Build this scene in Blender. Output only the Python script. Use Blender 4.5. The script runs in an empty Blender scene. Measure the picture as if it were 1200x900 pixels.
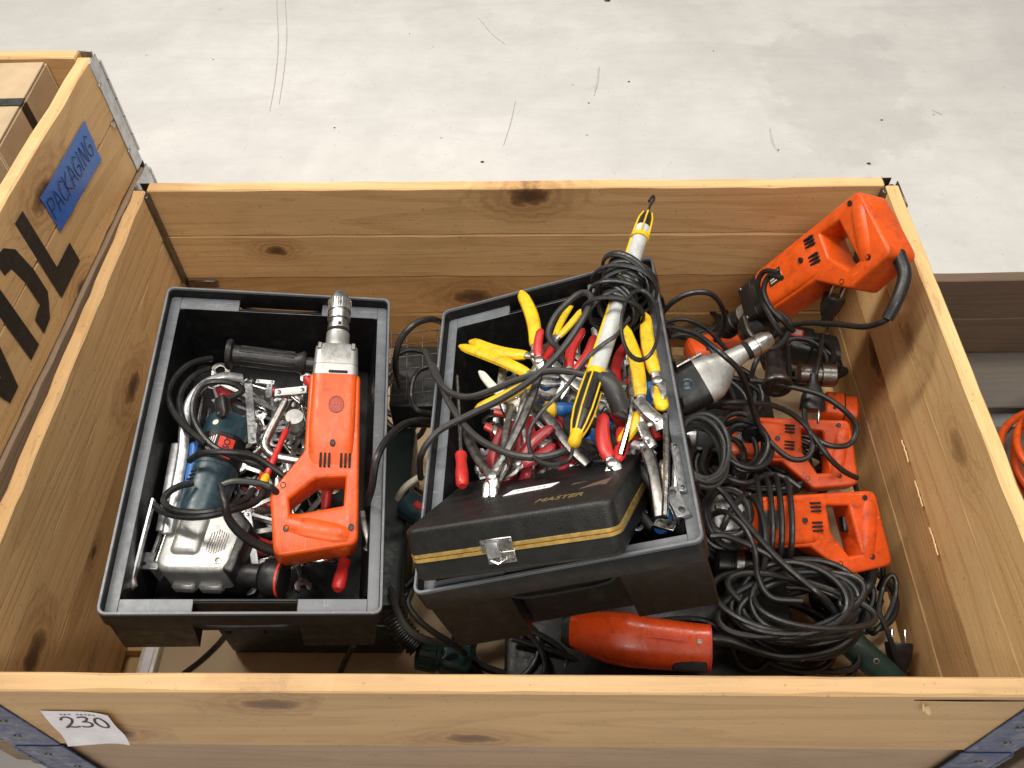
import bpy, bmesh, math, random
from mathutils import Vector as V, Matrix, Euler
from mathutils.geometry import tessellate_polygon
random.seed(7)
R = math.radians
S = bpy.context.scene
C = S.collection

# ---------------------------------------------------------------- camera
FPX = 1007.72
CAM = V((0.0301, -0.6818, 0.8779))
pitch, yaw, roll = 0.9144, 0.0372, -0.0318
fwd = V((0, math.cos(pitch), -math.sin(pitch))); rgt = V((1, 0, 0)); upv = V((0, math.sin(pitch), math.cos(pitch)))
_Z = Matrix.Rotation(yaw, 3, 'Z')
fwd, rgt, upv = _Z @ fwd, _Z @ rgt, _Z @ upv
rgt, upv = math.cos(roll) * rgt + math.sin(roll) * upv, -math.sin(roll) * rgt + math.cos(roll) * upv
cam = bpy.data.objects.new('camera', bpy.data.cameras.new('camera')); C.objects.link(cam)
cam.matrix_world = Matrix(((rgt.x, upv.x, -fwd.x, CAM.x), (rgt.y, upv.y, -fwd.y, CAM.y), (rgt.z, upv.z, -fwd.z, CAM.z), (0, 0, 0, 1)))
cam.data.sensor_fit = 'HORIZONTAL'; cam.data.sensor_width = 36; cam.data.lens = FPX / 1200 * 36
cam.data.clip_start = 0.02; cam.data.clip_end = 100
S.camera = cam

# ---------------------------------------------------------------- light
W = bpy.data.worlds.new('World'); S.world = W; W.use_nodes = True
bg = W.node_tree.nodes['Background']; bg.inputs[0].default_value = (1.0, 0.95, 0.88, 1); bg.inputs[1].default_value = 0.2
def area(loc, target, sx, sy, power, col=(1, 0.945, 0.865)):
    l = bpy.data.lights.new('area_lamp', 'AREA'); l.shape = 'RECTANGLE'; l.size = sx; l.size_y = sy; l.energy = power; l.color = col
    o = bpy.data.objects.new('area_lamp', l); C.objects.link(o); o.location = loc
    o.rotation_euler = (V(target) - V(loc)).to_track_quat('-Z', 'Y').to_euler()
area((-1.6, 1.1, 3.1), (0, 0.2, 0), 0.35, 2.6, 116)
area((0.7, 0.5, 3.3), (0, 0.1, 0), 0.35, 2.6, 68)
area((0.3, -2.0, 3.0), (0, 0, -0.1), 2.2, 0.4, 62)  # unseen front fill, added to brighten the back wall
S.view_settings.view_transform = 'Standard'; S.view_settings.look = 'None'; S.view_settings.gamma = 1; S.view_settings.exposure = 0.08
S.cycles.max_bounces = 6

# ---------------------------------------------------------------- pixels to places
def ray(x, y): return fwd + (x - 600) / FPX * rgt - (y - 450) / FPX * upv
def P(x, y, z, M=None):
    """photo pixel -> point on the plane of height z (of the frame M, e.g. a tilted bin)"""
    d = ray(x, y)
    if M is None: return CAM + d * ((z - CAM.z) / d.z)
    n = M.to_3x3() @ V((0, 0, 1)); o = M @ V((0, 0, z))
    return CAM + d * ((o - CAM).dot(n) / d.dot(n))
def PX(x, y, X):
    d = ray(x, y); return CAM + d * ((X - CAM.x) / d.x)
BIN1 = Matrix.Translation((-.3001, -.0864, .005)) @ Euler((R(2.717), R(10.013), R(4.658))).to_matrix().to_4x4()
BIN2 = Matrix.Translation((.0493, -.0823, .0615)) @ Euler((R(-8.949), R(-17.51), R(3.029))).to_matrix().to_4x4()
ZF = -0.39          # pallet deck
ZG = -0.534         # concrete

# ---------------------------------------------------------------- materials
def nt(name):
    m = bpy.data.materials.new(name); m.use_nodes = True
    t = m.node_tree; b = t.nodes['Principled BSDF']
    return m, t, b
def nd(t, typ, **kw):
    n = t.nodes.new(typ)
    for k, v in kw.items():
        if k in n.inputs.keys() if isinstance(k, str) else False: n.inputs[k].default_value = v
        else: setattr(n, k, v)
    return n
def lk(t, a, b): t.links.new(a, b)
def ramp(t, fac, stops):
    r = t.nodes.new('ShaderNodeValToRGB'); e = r.color_ramp.elements
    while len(e) < len(stops): e.new(0.5)
    for i, (p, c) in enumerate(stops):
        e[i].position = p; e[i].color = (c, c, c, 1) if not hasattr(c, '__len__') else (c[0], c[1], c[2], 1)
    lk(t, fac, r.inputs[0]); return r.outputs[0]
def mixc(t, fac, a, b, mode='MIX'):
    m = t.nodes.new('ShaderNodeMix'); m.data_type = 'RGBA'; m.blend_type = mode
    for s, i in ((fac, 0), (a, 6), (b, 7)):
        if hasattr(s, 'is_linked') or hasattr(s, 'links'): lk(t, s, m.inputs[i])
        elif i == 0: m.inputs[0].default_value = s
        else: m.inputs[i].default_value = (s[0], s[1], s[2], 1)
    return m.outputs[2]
def coords(t, sc=(1, 1, 1), rnd=True):
    tc = t.nodes.new('ShaderNodeTexCoord'); oi = t.nodes.new('ShaderNodeObjectInfo')
    mp = t.nodes.new('ShaderNodeMapping'); mp.inputs['Scale'].default_value = sc
    lk(t, tc.outputs['Object'], mp.inputs[0])
    if rnd:
        mu = t.nodes.new('ShaderNodeVectorMath'); mu.operation = 'MULTIPLY_ADD'
        mu.inputs[1].default_value = (37, 23, 11); cb = t.nodes.new('ShaderNodeCombineXYZ')
        for i in range(3): lk(t, oi.outputs['Random'], cb.inputs[i])
        lk(t, cb.outputs[0], mu.inputs[0]); lk(t, mp.outputs[0], mu.inputs[2]); return mu.outputs[0]
    return mp.outputs[0]
def noise(t, co, scale, detail=4, rough=.55, dist=0):
    n = t.nodes.new('ShaderNodeTexNoise'); n.inputs['Scale'].default_value = scale; n.inputs['Detail'].default_value = detail
    n.inputs['Roughness'].default_value = rough; n.inputs['Distortion'].default_value = dist; lk(t, co, n.inputs['Vector']); return n.outputs[0]
def bumpn(t, b, h, strength, dist=.001):
    n = t.nodes.new('ShaderNodeBump'); n.inputs['Strength'].default_value = strength; n.inputs['Distance'].default_value = dist
    lk(t, h, n.inputs['Height']); lk(t, n.outputs[0], b.inputs['Normal'])
def plain(name, col, rough=.45, metal=0., var=.12, dirt=.25, dirtc=(.05, .042, .035), bump=.15, bscale=500, scale=25, spec=.5, scratch=0., scratchc=(.5, .5, .5)):
    m, t, b = nt(name); co = coords(t)
    n1 = noise(t, co, scale, 5, .6)
    c = mixc(t, ramp(t, n1, [(.3, 0), (.7, 1)]), [x * (1 - var) for x in col], [min(1, x * (1 + var)) for x in col])
    n2 = noise(t, co, scale * 2.3, 6, .7, .6)
    d = ramp(t, n2, [(.52, 0), (.75, dirt)])
    c = mixc(t, d, c, dirtc)
    if scratch:
        for q, (sc_, lo, am) in enumerate((((28, 520, 520), .66, 1.), ((420, 24, 420), .68, .8), ((190, 190, 190), .70, .7))):
            sn = noise(t, coords(t, sc_), 1.0, 3, .6, .3)
            c = mixc(t, ramp(t, sn, [(lo, 0), (lo + .05, scratch * am)]), c, scratchc)
    lk(t, c, b.inputs['Base Color']); b.inputs['Metallic'].default_value = metal
    n3 = noise(t, co, scale * 4, 5, .65)
    lk(t, ramp(t, n3, [(.3, max(.04, rough - .12)), (.7, min(1, rough + .14))]), b.inputs['Roughness'])
    b.inputs['Specular IOR Level'].default_value = spec
    bumpn(t, b, noise(t, co, bscale, 3), bump, .0005)
    return m
def wood(name, light, dark, grey=0., greyc=(.3, .27, .23), knots=1., stain=.3, rough=.62):
    m, t, b = nt(name)
    co = coords(t)
    wob = noise(t, co, 3.0, 3)
    # knots: sparse voronoi cells
    kc = coords(t, (4.6, 8.2, 8.2))
    v = t.nodes.new('ShaderNodeTexVoronoi'); v.voronoi_dimensions = '2D'; v.inputs['Scale'].default_value = 1.0; lk(t, kc, v.inputs['Vector'])
    sep = t.nodes.new('ShaderNodeSeparateColor'); lk(t, v.outputs['Color'], sep.inputs[0])
    def mth(op, a, b_=None, c_=None):
        n = t.nodes.new('ShaderNodeMath'); n.operation = op
        for i, x in enumerate((a, b_, c_)):
            if x is None: continue
            if hasattr(x, 'links'): lk(t, x, n.inputs[i])
            else: n.inputs[i].default_value = x
        return n.outputs[0]
    on = mth('GREATER_THAN', sep.outputs[0], .75)
    size = mth('MULTIPLY_ADD', sep.outputs[1], 1.1, .55)           # every knot its own size
    kd = mth('ADD', mth('DIVIDE', v.outputs['Distance'], size), mth('MULTIPLY_ADD', noise(t, co, 55, 4), .13, -.065))
    kcore = mth('MULTIPLY', ramp(t, kd, [(.05, 1), (.115, 0)]), mth('MULTIPLY', on, .85 * knots))
    khalo = mth('MULTIPLY', ramp(t, kd, [(.06, 1), (.34, 0)]), mth('MULTIPLY', on, knots))
    kring = mth('MULTIPLY', mth('MULTIPLY_ADD', mth('SINE', mth('MULTIPLY', kd, 95.)), .5, .5), mth('MULTIPLY', khalo, .35))
    # growth rings: contour lines of a stretched field, bulging round the knots
    field = noise(t, coords(t, (.55, 5.5, 5.5)), 1.0, 2, .45, .25)
    ph = mth('ADD', mth('MULTIPLY', field, 120.), mth('MULTIPLY', khalo, 16.))
    ph = mth('ADD', ph, mth('MULTIPLY', noise(t, coords(t, (6, 90, 90)), 1.0, 3), 3.0))
    saw = mth('FRACT', mth('MULTIPLY', ph, .16))
    late = ramp(t, saw, [(.0, .0), (.55, .12), (.86, 1), (.97, .9), (1., 0)])
    g1 = noise(t, coords(t, (.9, 26, 26)), 1.0, 5, .6, .5)
    g2 = noise(t, coords(t, (9, 420, 420)), 1.0, 4, .6)
    c = mixc(t, ramp(t, g1, [(.32, 0), (.68, 1)]), [x * .6 + y * .4 for x, y in zip(dark, light)], light)
    c = mixc(t, mth('MULTIPLY', late, .62), c, dark)
    c = mixc(t, .28, c, ramp(t, g2, [(.3, [x * .75 for x in dark]), (.7, [min(1, x * 1.08) for x in light])]))
    c = mixc(t, mth('MULTIPLY', khalo, .5), c, [dark[0] * .72, dark[1] * .58, dark[2] * .5]); c = mixc(t, kring, c, (.12, .05, .022)); c = mixc(t, kcore, c, (.06, .026, .013))
    st = noise(t, co, 5.5, 5, .65, .4); c = mixc(t, ramp(t, st, [(.5, 0), (.78, stain)]), c, [x * .42 for x in dark])
    # handling marks: dents and grey rub
    rb_ = noise(t, coords(t, (14, 60, 60)), 1.0, 4, .6); c = mixc(t, ramp(t, rb_, [(.62, 0), (.74, .4)]), c, [x * .5 for x in dark])
    if grey: c = mixc(t, ramp(t, noise(t, co, 4, 4), [(.25, grey * .6), (.75, min(1, grey * 1.3))]), c, greyc)
    sp = noise(t, co, 160, 2, .5); c = mixc(t, ramp(t, sp, [(.66, 0), (.74, .35)]), c, (.09, .06, .04))
    lk(t, c, b.inputs['Base Color'])
    lk(t, ramp(t, g2, [(.3, rough - .1), (.7, rough + .15)]), b.inputs['Roughness']); b.inputs['Specular IOR Level'].default_value = .3
    bumpn(t, b, mth('MULTIPLY_ADD', late, -.5, g2), .35, .0012)
    return m

M = {}
M['pine'] = wood('pine', (.75, .495, .245), (.54, .315, .13), stain=.22)
M['pine_warm'] = wood('pine_warm', (.63, .385, .17), (.42, .225, .085), stain=.4)
M['emblem'] = plain('emblem', (.30, .05, .02), .5)
M['pine_pale'] = wood('pine_pale', (.79, .55, .265), (.61, .375, .155), knots=.5, stain=.15)
M['pine_old'] = wood('pine_old', (.36, .23, .13), (.22, .13, .07), grey=.3, stain=.5)
M['pine_grey'] = wood('pine_grey', (.15, .12, .095), (.08, .062, .048), grey=.5, greyc=(.13, .12, .108), stain=.5)
M['pine_front'] = wood('pine_front', (.70, .46, .225), (.50, .295, .13), knots=.8, grey=.12, greyc=(.33, .27, .21))
M['pine_dark'] = wood('pine_dark', (.2, .135, .085), (.12, .075, .045), grey=.2, greyc=(.16, .14, .12))
M['pine_low'] = wood('pine_low', (.50, .345, .22), (.35, .22, .13), grey=.2, greyc=(.3, .24, .2))
M['green_black'] = plain('green_black', (.004, .013, .012), .45, dirt=.3, dirtc=(.03, .035, .03))
M['bin_grey'] = plain('bin_grey', (.006, .006, .0065), .42, spec=.35, dirt=.3, dirtc=(.05, .05, .048), bump=.25, var=.2, scale=18)
M['rim_grey'] = plain('rim_grey', (.125, .135, .15), .38, scratch=.5, scratchc=(.42, .43, .44), dirt=.45, dirtc=(.22, .225, .23), bump=.2, var=.2, scale=22)
M['orange'] = plain('orange', (.66, .084, .008), .34, spec=.35, dirt=.6, dirtc=(.11, .028, .012), var=.14, scratch=.4, scratchc=(.8, .3, .14), bump=.12, bscale=700)
M['orange_worn'] = plain('orange_worn', (.60, .070, .008), .4, spec=.35, dirt=.75, dirtc=(.09, .025, .012), var=.18, scratch=.4, scratchc=(.75, .28, .13), bump=.15, bscale=600)
M['red_orange'] = plain('red_orange', (.58, .058, .007), .28, spec=.4, scratch=.25, scratchc=(.75, .25, .12), dirt=.45, dirtc=(.12, .02, .01), bump=.1)
M['red_patch'] = plain('red_patch', (.5, .03, .025), .45, dirt=.5, dirtc=(.3, .05, .03))
M['black'] = plain('black_plastic', (.011, .011, .011), .42, dirt=.35, dirtc=(.07, .065, .06), bump=.2)
M['case'] = plain('case_vinyl', (.008, .008, .0076), .42, dirt=.3, dirtc=(.045, .042, .036), bump=.8, bscale=900, scale=14)
M['rubber'] = plain('cable_rubber', (.011, .011, .011), .40, dirt=.4, dirtc=(.045, .042, .038), bump=.2, scale=40)
M['rubber_grey'] = plain('cable_rubber_dusty', (.03, .03, .029), .46, dirt=.5, dirtc=(.08, .076, .07), bump=.25, scale=40)
M['cable_white'] = plain('cable_ivory', (.5, .46, .36), .45, dirt=.5)
M['steel'] = plain('steel', (.46, .455, .44), .34, 1., dirt=.6, dirtc=(.16, .13, .1), bump=.06, scale=35)
M['chrome'] = plain('chrome', (.62, .61, .595), .22, 1., dirt=.4, dirtc=(.25, .22, .18), bump=.06, scale=40)
M['steel_dark'] = plain('steel_dark', (.2, .19, .18), .36, 1., dirt=.6, dirtc=(.08, .06, .045), bump=.06, scale=40)
M['alu'] = plain('cast_aluminium', (.42, .42, .405), .46, .7, dirt=.5, dirtc=(.24, .22, .2), bump=.35, bscale=300)
M['galv'] = plain('galvanised', (.5, .51, .52), .38, .85, dirt=.55, dirtc=(.3, .29, .27), var=.25, scale=60)
M['brass'] = plain('brass', (.9, .62, .2), .34, .85, dirt=.2, dirtc=(.5, .3, .09), scale=30, bump=.05)
M['teal'] = plain('teal_plastic', (.018, .045, .06), .34, dirt=.45, dirtc=(.09, .12, .13), bump=.2)
M['green'] = plain('dark_green', (.008, .036, .03), .38, dirt=.35, dirtc=(.05, .06, .05))
M['blue_metal'] = plain('blue_paint', (.012, .03, .115), .42, scratch=.35, dirt=.6, dirtc=(.3, .31, .33), scale=16)
M['blue'] = plain('blue_grip', (.02, .13, .42), .4)
M['yellow'] = plain('yellow_grip', (.76, .48, .010), .4, dirt=.7, dirtc=(.2, .13, .03), scale=30)
M['red'] = plain('red_grip', (.48, .022, .018), .38, dirt=.4, dirtc=(.18, .02, .02))
M['red_dark'] = plain('dark_red_grip', (.3, .02, .028), .38, dirt=.4)
M['white'] = plain('white_grip', (.72, .69, .6), .4, dirt=.5, dirtc=(.35, .3, .24))
M['tube_white'] = plain('lamp_tube', (.52, .54, .53), .25, dirt=.6, dirtc=(.25, .24, .22), scale=30)
M['paper'] = plain('paper', (.86, .84, .9), .75, dirt=.15, dirtc=(.6, .58, .55), bump=.2)
M['ink'] = plain('ink', (.012, .012, .016), .6, dirt=0)
M['stencil'] = plain('stencil_black', (.014, .013, .012), .6, dirt=.25, dirtc=(.16, .1, .05), scale=50)
M['tape'] = plain('blue_tape', (.010, .12, .50), .3, dirt=.3, dirtc=(.06, .24, .6), bump=.4, bscale=120)
M['card'] = plain('cardboard', (.42, .31, .19), .75, dirt=.2, dirtc=(.3, .22, .13), bump=.3, bscale=250)
M['worn'] = plain('worn_vinyl', (.12, .085, .055), .6, dirt=.6, scale=90)
M['gold_ink'] = plain('gold_print', (.27, .205, .095), .5, .4, dirt=.8, dirtc=(.05, .04, .03), scale=160)
M['red_label'] = plain('red_label', (.6, .04, .02), .4)
M['recess_shade'] = plain('recess_shade', (.006, .006, .006), .8, dirt=0)  # near-black paints the shade inside slots, holes and cracks
M['concrete_mark'] = plain('scuff', (.52, .51, .50), .6, dirt=.3)
M['liner'] = plain('liner_board', (.46, .34, .21), .7, dirt=.4, dirtc=(.28, .19, .11), scale=9)
M['chip'] = plain('fresh_wood', (.74, .54, .29), .7, dirt=.2, dirtc=(.5, .34, .18))

def concrete():
    m, t, b = nt('concrete'); co = coords(t, rnd=False)
    n1 = noise(t, co, 1.6, 6, .6, .3); n2 = noise(t, co, 9, 8, .7); n3 = noise(t, co, 120, 4, .7)
    c = mixc(t, ramp(t, n1, [(.33, 0), (.68, 1)]), (.58, .575, .56), (.74, .735, .715))
    c = mixc(t, ramp(t, n2, [(.42, .0), (.72, .5)]), c, (.50, .485, .47))
    c = mixc(t, ramp(t, n3, [(.6, 0), (.75, .3)]), c, (.36, .35, .34))
    # damp stain with its own outline
    s0 = P(985, 105, ZG)
    mp = t.nodes.new('ShaderNodeVectorMath'); mp.operation = 'SUBTRACT'; mp.inputs[1].default_value = (s0.x, s0.y, 0); lk(t, co, mp.inputs[0])
    ml = t.nodes.new('ShaderNodeVectorMath'); ml.operation = 'MULTIPLY'; ml.inputs[1].default_value = (1.35, .85, 0); lk(t, mp.outputs[0], ml.inputs[0])
    le = t.nodes.new('ShaderNodeVectorMath'); le.operation = 'LENGTH'; lk(t, ml.outputs[0], le.inputs[0])
    ag = noise(t, co, 420, 3, .6); c = mixc(t, ramp(t, ag, [(.55, 0), (.75, .3)]), c, (.45, .44, .42))
    sm = noise(t, coords(t, (1.1, 5.5, 1), False), 1.3, 8, .72, .8); c = mixc(t, ramp(t, sm, [(.48, 0), (.66, .32)]), c, (.50, .485, .47))
    wn = noise(t, co, 7, 7, .65); ad = t.nodes.new('ShaderNodeMath'); ad.operation = 'MULTIPLY_ADD'; ad.inputs[1].default_value = .55; lk(t, wn, ad.inputs[0]); lk(t, le.outputs['Value'], ad.inputs[2])
    c = mixc(t, ramp(t, ad.outputs[0], [(.42, .34), (.53, .26), (.58, 0)]), c, (.42, .40, .39))
    st = coords(t, (1.2, 14, 1), False); g = noise(t, st, 2.2, 6, .7)
    c = mixc(t, ramp(t, g, [(.6, 0), (.7, .16)]), c, (.42, .41, .4))
    v = t.nodes.new('ShaderNodeTexVoronoi'); v.inputs['Scale'].default_value = 7.5; lk(t, co, v.inputs['Vector'])
    c = mixc(t, ramp(t, v.outputs['Distance'], [(.02, .5), (.04, 0)]), c, (.2, .19, .18))
    v2 = t.nodes.new('ShaderNodeTexVoronoi'); v2.inputs['Scale'].default_value = 30; lk(t, co, v2.inputs['Vector'])
    c = mixc(t, ramp(t, v2.outputs['Distance'], [(.04, .5), (.09, 0)]), c, (.3, .29, .28))
    lk(t, c, b.inputs['Base Color']); lk(t, ramp(t, n2, [(.3, .42), (.7, .66)]), b.inputs['Roughness'])
    bumpn(t, b, n3, .3, .001)
    return m
M['concrete'] = concrete()

# ---------------------------------------------------------------- mesh helpers
class G:
    """collects shapes; build() links them as one mesh object"""
    def __init__(s): s.v = []; s.f = []
    def add(s, vs, fs, X=None):
        k = len(s.v); s.v += [tuple(X @ V(p)) if X else tuple(p) for p in vs]; s.f += [tuple(i + k for i in f) for f in fs]; return s
    def mesh(s, me, X=None): return s.add([v.co.copy() for v in me.vertices], [tuple(p.vertices) for p in me.polygons], X)
    def box(s, c, sz, bev=0, seg=1, X=None):
        bm = bmesh.new(); bmesh.ops.create_cube(bm, size=1)
        for v in bm.verts: v.co = V((v.co.x * sz[0] + c[0], v.co.y * sz[1] + c[1], v.co.z * sz[2] + c[2]))
        if bev: bmesh.ops.bevel(bm, geom=list(bm.edges), offset=bev, segments=seg, profile=.5, affect='EDGES')
        bm.verts.index_update(); s.add([v.co.copy() for v in bm.verts], [tuple(v.index for v in f.verts) for f in bm.faces], X); bm.free(); return s
    def rings(s, rr, cap=True, X=None, closed=False):
        n = len(rr[0]); vs = [p for r in rr for p in r]; fs = []
        m = len(rr)
        for i in range(m if closed else m - 1):
            for j in range(n):
                a = i * n + j; b_ = i * n + (j + 1) % n; i2 = (i + 1) % m
                fs.append((a, b_, i2 * n + (j + 1) % n, i2 * n + j))
        if cap and not closed: fs.append(tuple(range(n))[::-1]); fs.append(tuple((m - 1) * n + j for j in range(n)))
        return s.add(vs, fs, X)
    def lathe(s, prof, n=24, X=None, ax='X'):
        """prof: (distance along axis, radius)"""
        rr = []
        for t, r in prof:
            r = max(r, 1e-5)
            ring = [(t, r * math.cos(2 * math.pi * j / n), r * math.sin(2 * math.pi * j / n)) for j in range(n)]
            if ax == 'Z': ring = [(p[1], p[2], p[0]) for p in ring]
            if ax == 'Y': ring = [(p[2], p[0], p[1]) for p in ring]
            rr.append(ring)
        return s.rings(rr, True, X)
    def loft(s, secs, n=24, e=4., X=None):
        """sections (x, cy, cz, half width, half height) with superellipse outline along X"""
        rr = []
        for sec in secs:
            x, cy, cz, hw, hh = sec[:5]; ee = sec[5] if len(sec) > 5 else e
            ring = []
            for j in range(n):
                a = 2 * math.pi * (j + .5) / n; c_, s_ = math.cos(a), math.sin(a)
                ring.append((x, cy + hw * math.copysign(abs(c_) ** (2 / ee), c_), cz + hh * math.copysign(abs(s_) ** (2 / ee), s_)))
            rr.append(ring)
        return s.rings(rr, True, X)
    def sweep(s, pts, ra, rb=None, n=10, up=None, closed=False, X=None):
        pts = [V(p) for p in pts]; m = len(pts)
        if not hasattr(ra, '__len__'): ra = [ra] * m
        if rb is None: rb = ra
        if not hasattr(rb, '__len__'): rb = [rb] * m
        tg = []
        for i in range(m):
            a = pts[(i - 1) % m] if (i or closed) else pts[i]; b_ = pts[(i + 1) % m] if (i < m - 1 or closed) else pts[i]
            d = b_ - a; tg.append(d.normalized() if d.length > 1e-9 else V((1, 0, 0)))
        u = V(up) if up else (V((0, 0, 1)) if abs(tg[0].z) < .9 else V((0, 1, 0)))
        rr = []
        for i in range(m):
            t = tg[i]
            if up: u0 = V(up)
            else: u0 = u
            w = t.cross(u0); w = w.normalized() if w.length > 1e-6 else t.orthogonal().normalized(); u = w.cross(t).normalized()
            rr.append([pts[i] + w * ra[i] * math.cos(2 * math.pi * j / n) + u * rb[i] * math.sin(2 * math.pi * j / n) for j in range(n)])
        return s.rings(rr, not closed, X, closed)
    def prism(s, poly, z0, z1, holes=(), bev=0., res=3, X=None):
        cu = bpy.data.curves.new('t', 'CURVE'); cu.dimensions = '2D'; cu.fill_mode = 'BOTH'
        cu.extrude = max((z1 - z0) / 2 - bev, 1e-5); cu.bevel_depth = bev; cu.bevel_resolution = res; cu.offset = 0
        for lp in [poly] + list(holes):
            sp = cu.splines.new('POLY'); sp.points.add(len(lp) - 1); sp.use_cyclic_u = True
            for q, p in zip(sp.points, lp): q.co = (p[0], p[1], 0, 1)
        ob = bpy.data.objects.new('t', cu); C.objects.link(ob)
        dg = bpy.context.evaluated_depsgraph_get(); me = bpy.data.meshes.new_from_object(ob.evaluated_get(dg))
        bm = bmesh.new(); bm.from_mesh(me); bmesh.ops.remove_doubles(bm, verts=bm.verts, dist=1e-6); bm.to_mesh(me); bm.free()
        T = Matrix.Translation((0, 0, (z0 + z1) / 2)); s.mesh(me, (X @ T) if X else T)
        bpy.data.objects.remove(ob); bpy.data.curves.remove(cu); bpy.data.meshes.remove(me); return s
    def text(s, txt, size, X, th=.0003, font_shear=0.):
        cu = bpy.data.curves.new('t', 'FONT'); cu.body = txt; cu.size = size; cu.extrude = th; cu.align_x = 'CENTER'; cu.align_y = 'CENTER'; cu.shear = font_shear; cu.offset = size * .012; cu.resolution_u = 3
        ob = bpy.data.objects.new('t', cu); C.objects.link(ob)
        me = bpy.data.meshes.new_from_object(ob.evaluated_get(bpy.context.evaluated_depsgraph_get())); s.mesh(me, X)
        bpy.data.objects.remove(ob); bpy.data.curves.remove(cu); bpy.data.meshes.remove(me); return s
    def to_mesh(s, mat, smooth=38):
        me = bpy.data.meshes.new('mesh'); me.from_pydata(s.v, [], s.f); me.materials.append(M[mat] if isinstance(mat, str) else mat)
        bm = bmesh.new(); bm.from_mesh(me); bmesh.ops.recalc_face_normals(bm, faces=bm.faces); bm.to_mesh(me); bm.free()
        if smooth:
            me.polygons.foreach_set('use_smooth', [True] * len(me.polygons)); me.set_sharp_from_angle(angle=R(smooth))
        return me
    def build(s, name, mat, parent=None, X=None, smooth=38):
        return link(name, s.to_mesh(mat, smooth), parent, X)
def link(name, me, parent=None, X=None):
    o = bpy.data.objects.new(name, me); C.objects.link(o)
    if parent: o.parent = parent
    if X is not None: o.matrix_basis = X
    return o
def tag(o, label=None, cat=None, group=None, kind=None):
    if label: o['label'] = label
    if cat: o['category'] = cat
    if group: o['group'] = group
    if kind: o['kind'] = kind
    return o
def thing(name, X, label, cat, group=None):
    o = bpy.data.objects.new(name, None); C.objects.link(o); o.matrix_basis = X if isinstance(X, Matrix) else Matrix.Translation(X); o.empty_display_size = .02
    return tag(o, label, cat, group)
def copy_tree(o, X, label=None, group=None):
    c = o.copy(); C.objects.link(c); c.matrix_basis = X
    if label: c['label'] = label
    if group: c['group'] = group
    for ch in kids[o.name]:
        d = ch.copy(); C.objects.link(d); d.parent = c
    return c
kids = {}
def rnd(poly, r, seg=4):
    """fillet the corners of a polygon; r one radius or one per corner"""
    out = []; n = len(poly)
    for i in range(n):
        p = V(poly[i]); a = V(poly[i - 1]); b_ = V(poly[(i + 1) % n]); rr = r[i] if hasattr(r, '__len__') else r
        if rr <= 0: out.append(tuple(p)); continue
        u = (a - p).normalized(); w = (b_ - p).normalized(); ang = u.angle(w); d = min(rr / math.tan(ang / 2), (a - p).length * .45, (b_ - p).length * .45)
        s0 = p + u * d; e0 = p + w * d
        for k in range(seg + 1):
            f = k / seg; out.append(tuple((s0 * (1 - f) + p * f) * (1 - f) + (p * (1 - f) + e0 * f) * f))
    return out
def smooth(pts, k=6, closed=False):
    pts = [V(p) for p in pts]; n = len(pts); out = []
    rng = range(n) if closed else range(n - 1)
    for i in rng:
        p1 = pts[i]; p2 = pts[(i + 1) % n]
        p0 = pts[(i - 1) % n] if (i > 0 or closed) else p1 * 2 - p2
        p3 = pts[(i + 2) % n] if (i < n - 2 or closed) else p2 * 2 - p1
        for j in range(k):
            t = j / k
            out.append(.5 * ((2 * p1) + (p2 - p0) * t + (2 * p0 - 5 * p1 + 4 * p2 - p3) * t * t + (3 * p1 - p0 - 3 * p2 + p3) * t ** 3))
    if not closed: out.append(pts[-1])
    return out
def pose(pA, pB, lA, lB, face, scale=None):
    """matrix that carries local points lA, lB to pA, pB with local +Z towards face"""
    lA = V(lA); lB = V(lB); d = pB - pA; l = lB - lA
    sc = scale or d.length / l.length
    x = d.normalized(); z = V(face); z = (z - x * z.dot(x)).normalized(); y = z.cross(x)
    lx = l.normalized(); lz = V((0, 0, 1)); lz = (lz - lx * lz.dot(lx)).normalized(); ly = lz.cross(lx)
    Wm = Matrix((x, y, z)).transposed(); Lm = Matrix((lx, ly, lz))
    Rm = (Wm @ Lm) * sc
    X = Rm.to_4x4(); mid = (pA + pB) / 2; X.translation = mid - Rm @ ((lA + lB) / 2); return X
def axisM(a, b_, up=(0, 0, 1)):
    """frame at a, X towards b"""
    x = (V(b_) - V(a)).normalized(); u = V(up); u = u - x * u.dot(x)
    if u.length < 1e-4: u = x.orthogonal()
    z = u.normalized(); y = z.cross(x); X = Matrix((x, y, z)).transposed().to_4x4(); X.translation = V(a); return X
TOCAM = -fwd
def cable_pts(lst, M_=None, k=6): return smooth([P(*q, M_) if len(q) == 3 else P(*q[:3], q[3]) for q in lst], k)
def cord(name, pts, r, parent=None, mat='rubber', n=9):
    """a cable along world points; with a parent it becomes that thing's part"""
    if parent is not None:
        inv = parent.matrix_basis.inverted(); k = parent.matrix_basis.to_scale().x
        return G().sweep([inv @ p for p in pts], r / k, n=n).build(name, mat, parent)
    c = pts[0].copy(); o = G().sweep([p - c for p in pts], r, n=n).build(name, mat); o.location = c; return o


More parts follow.
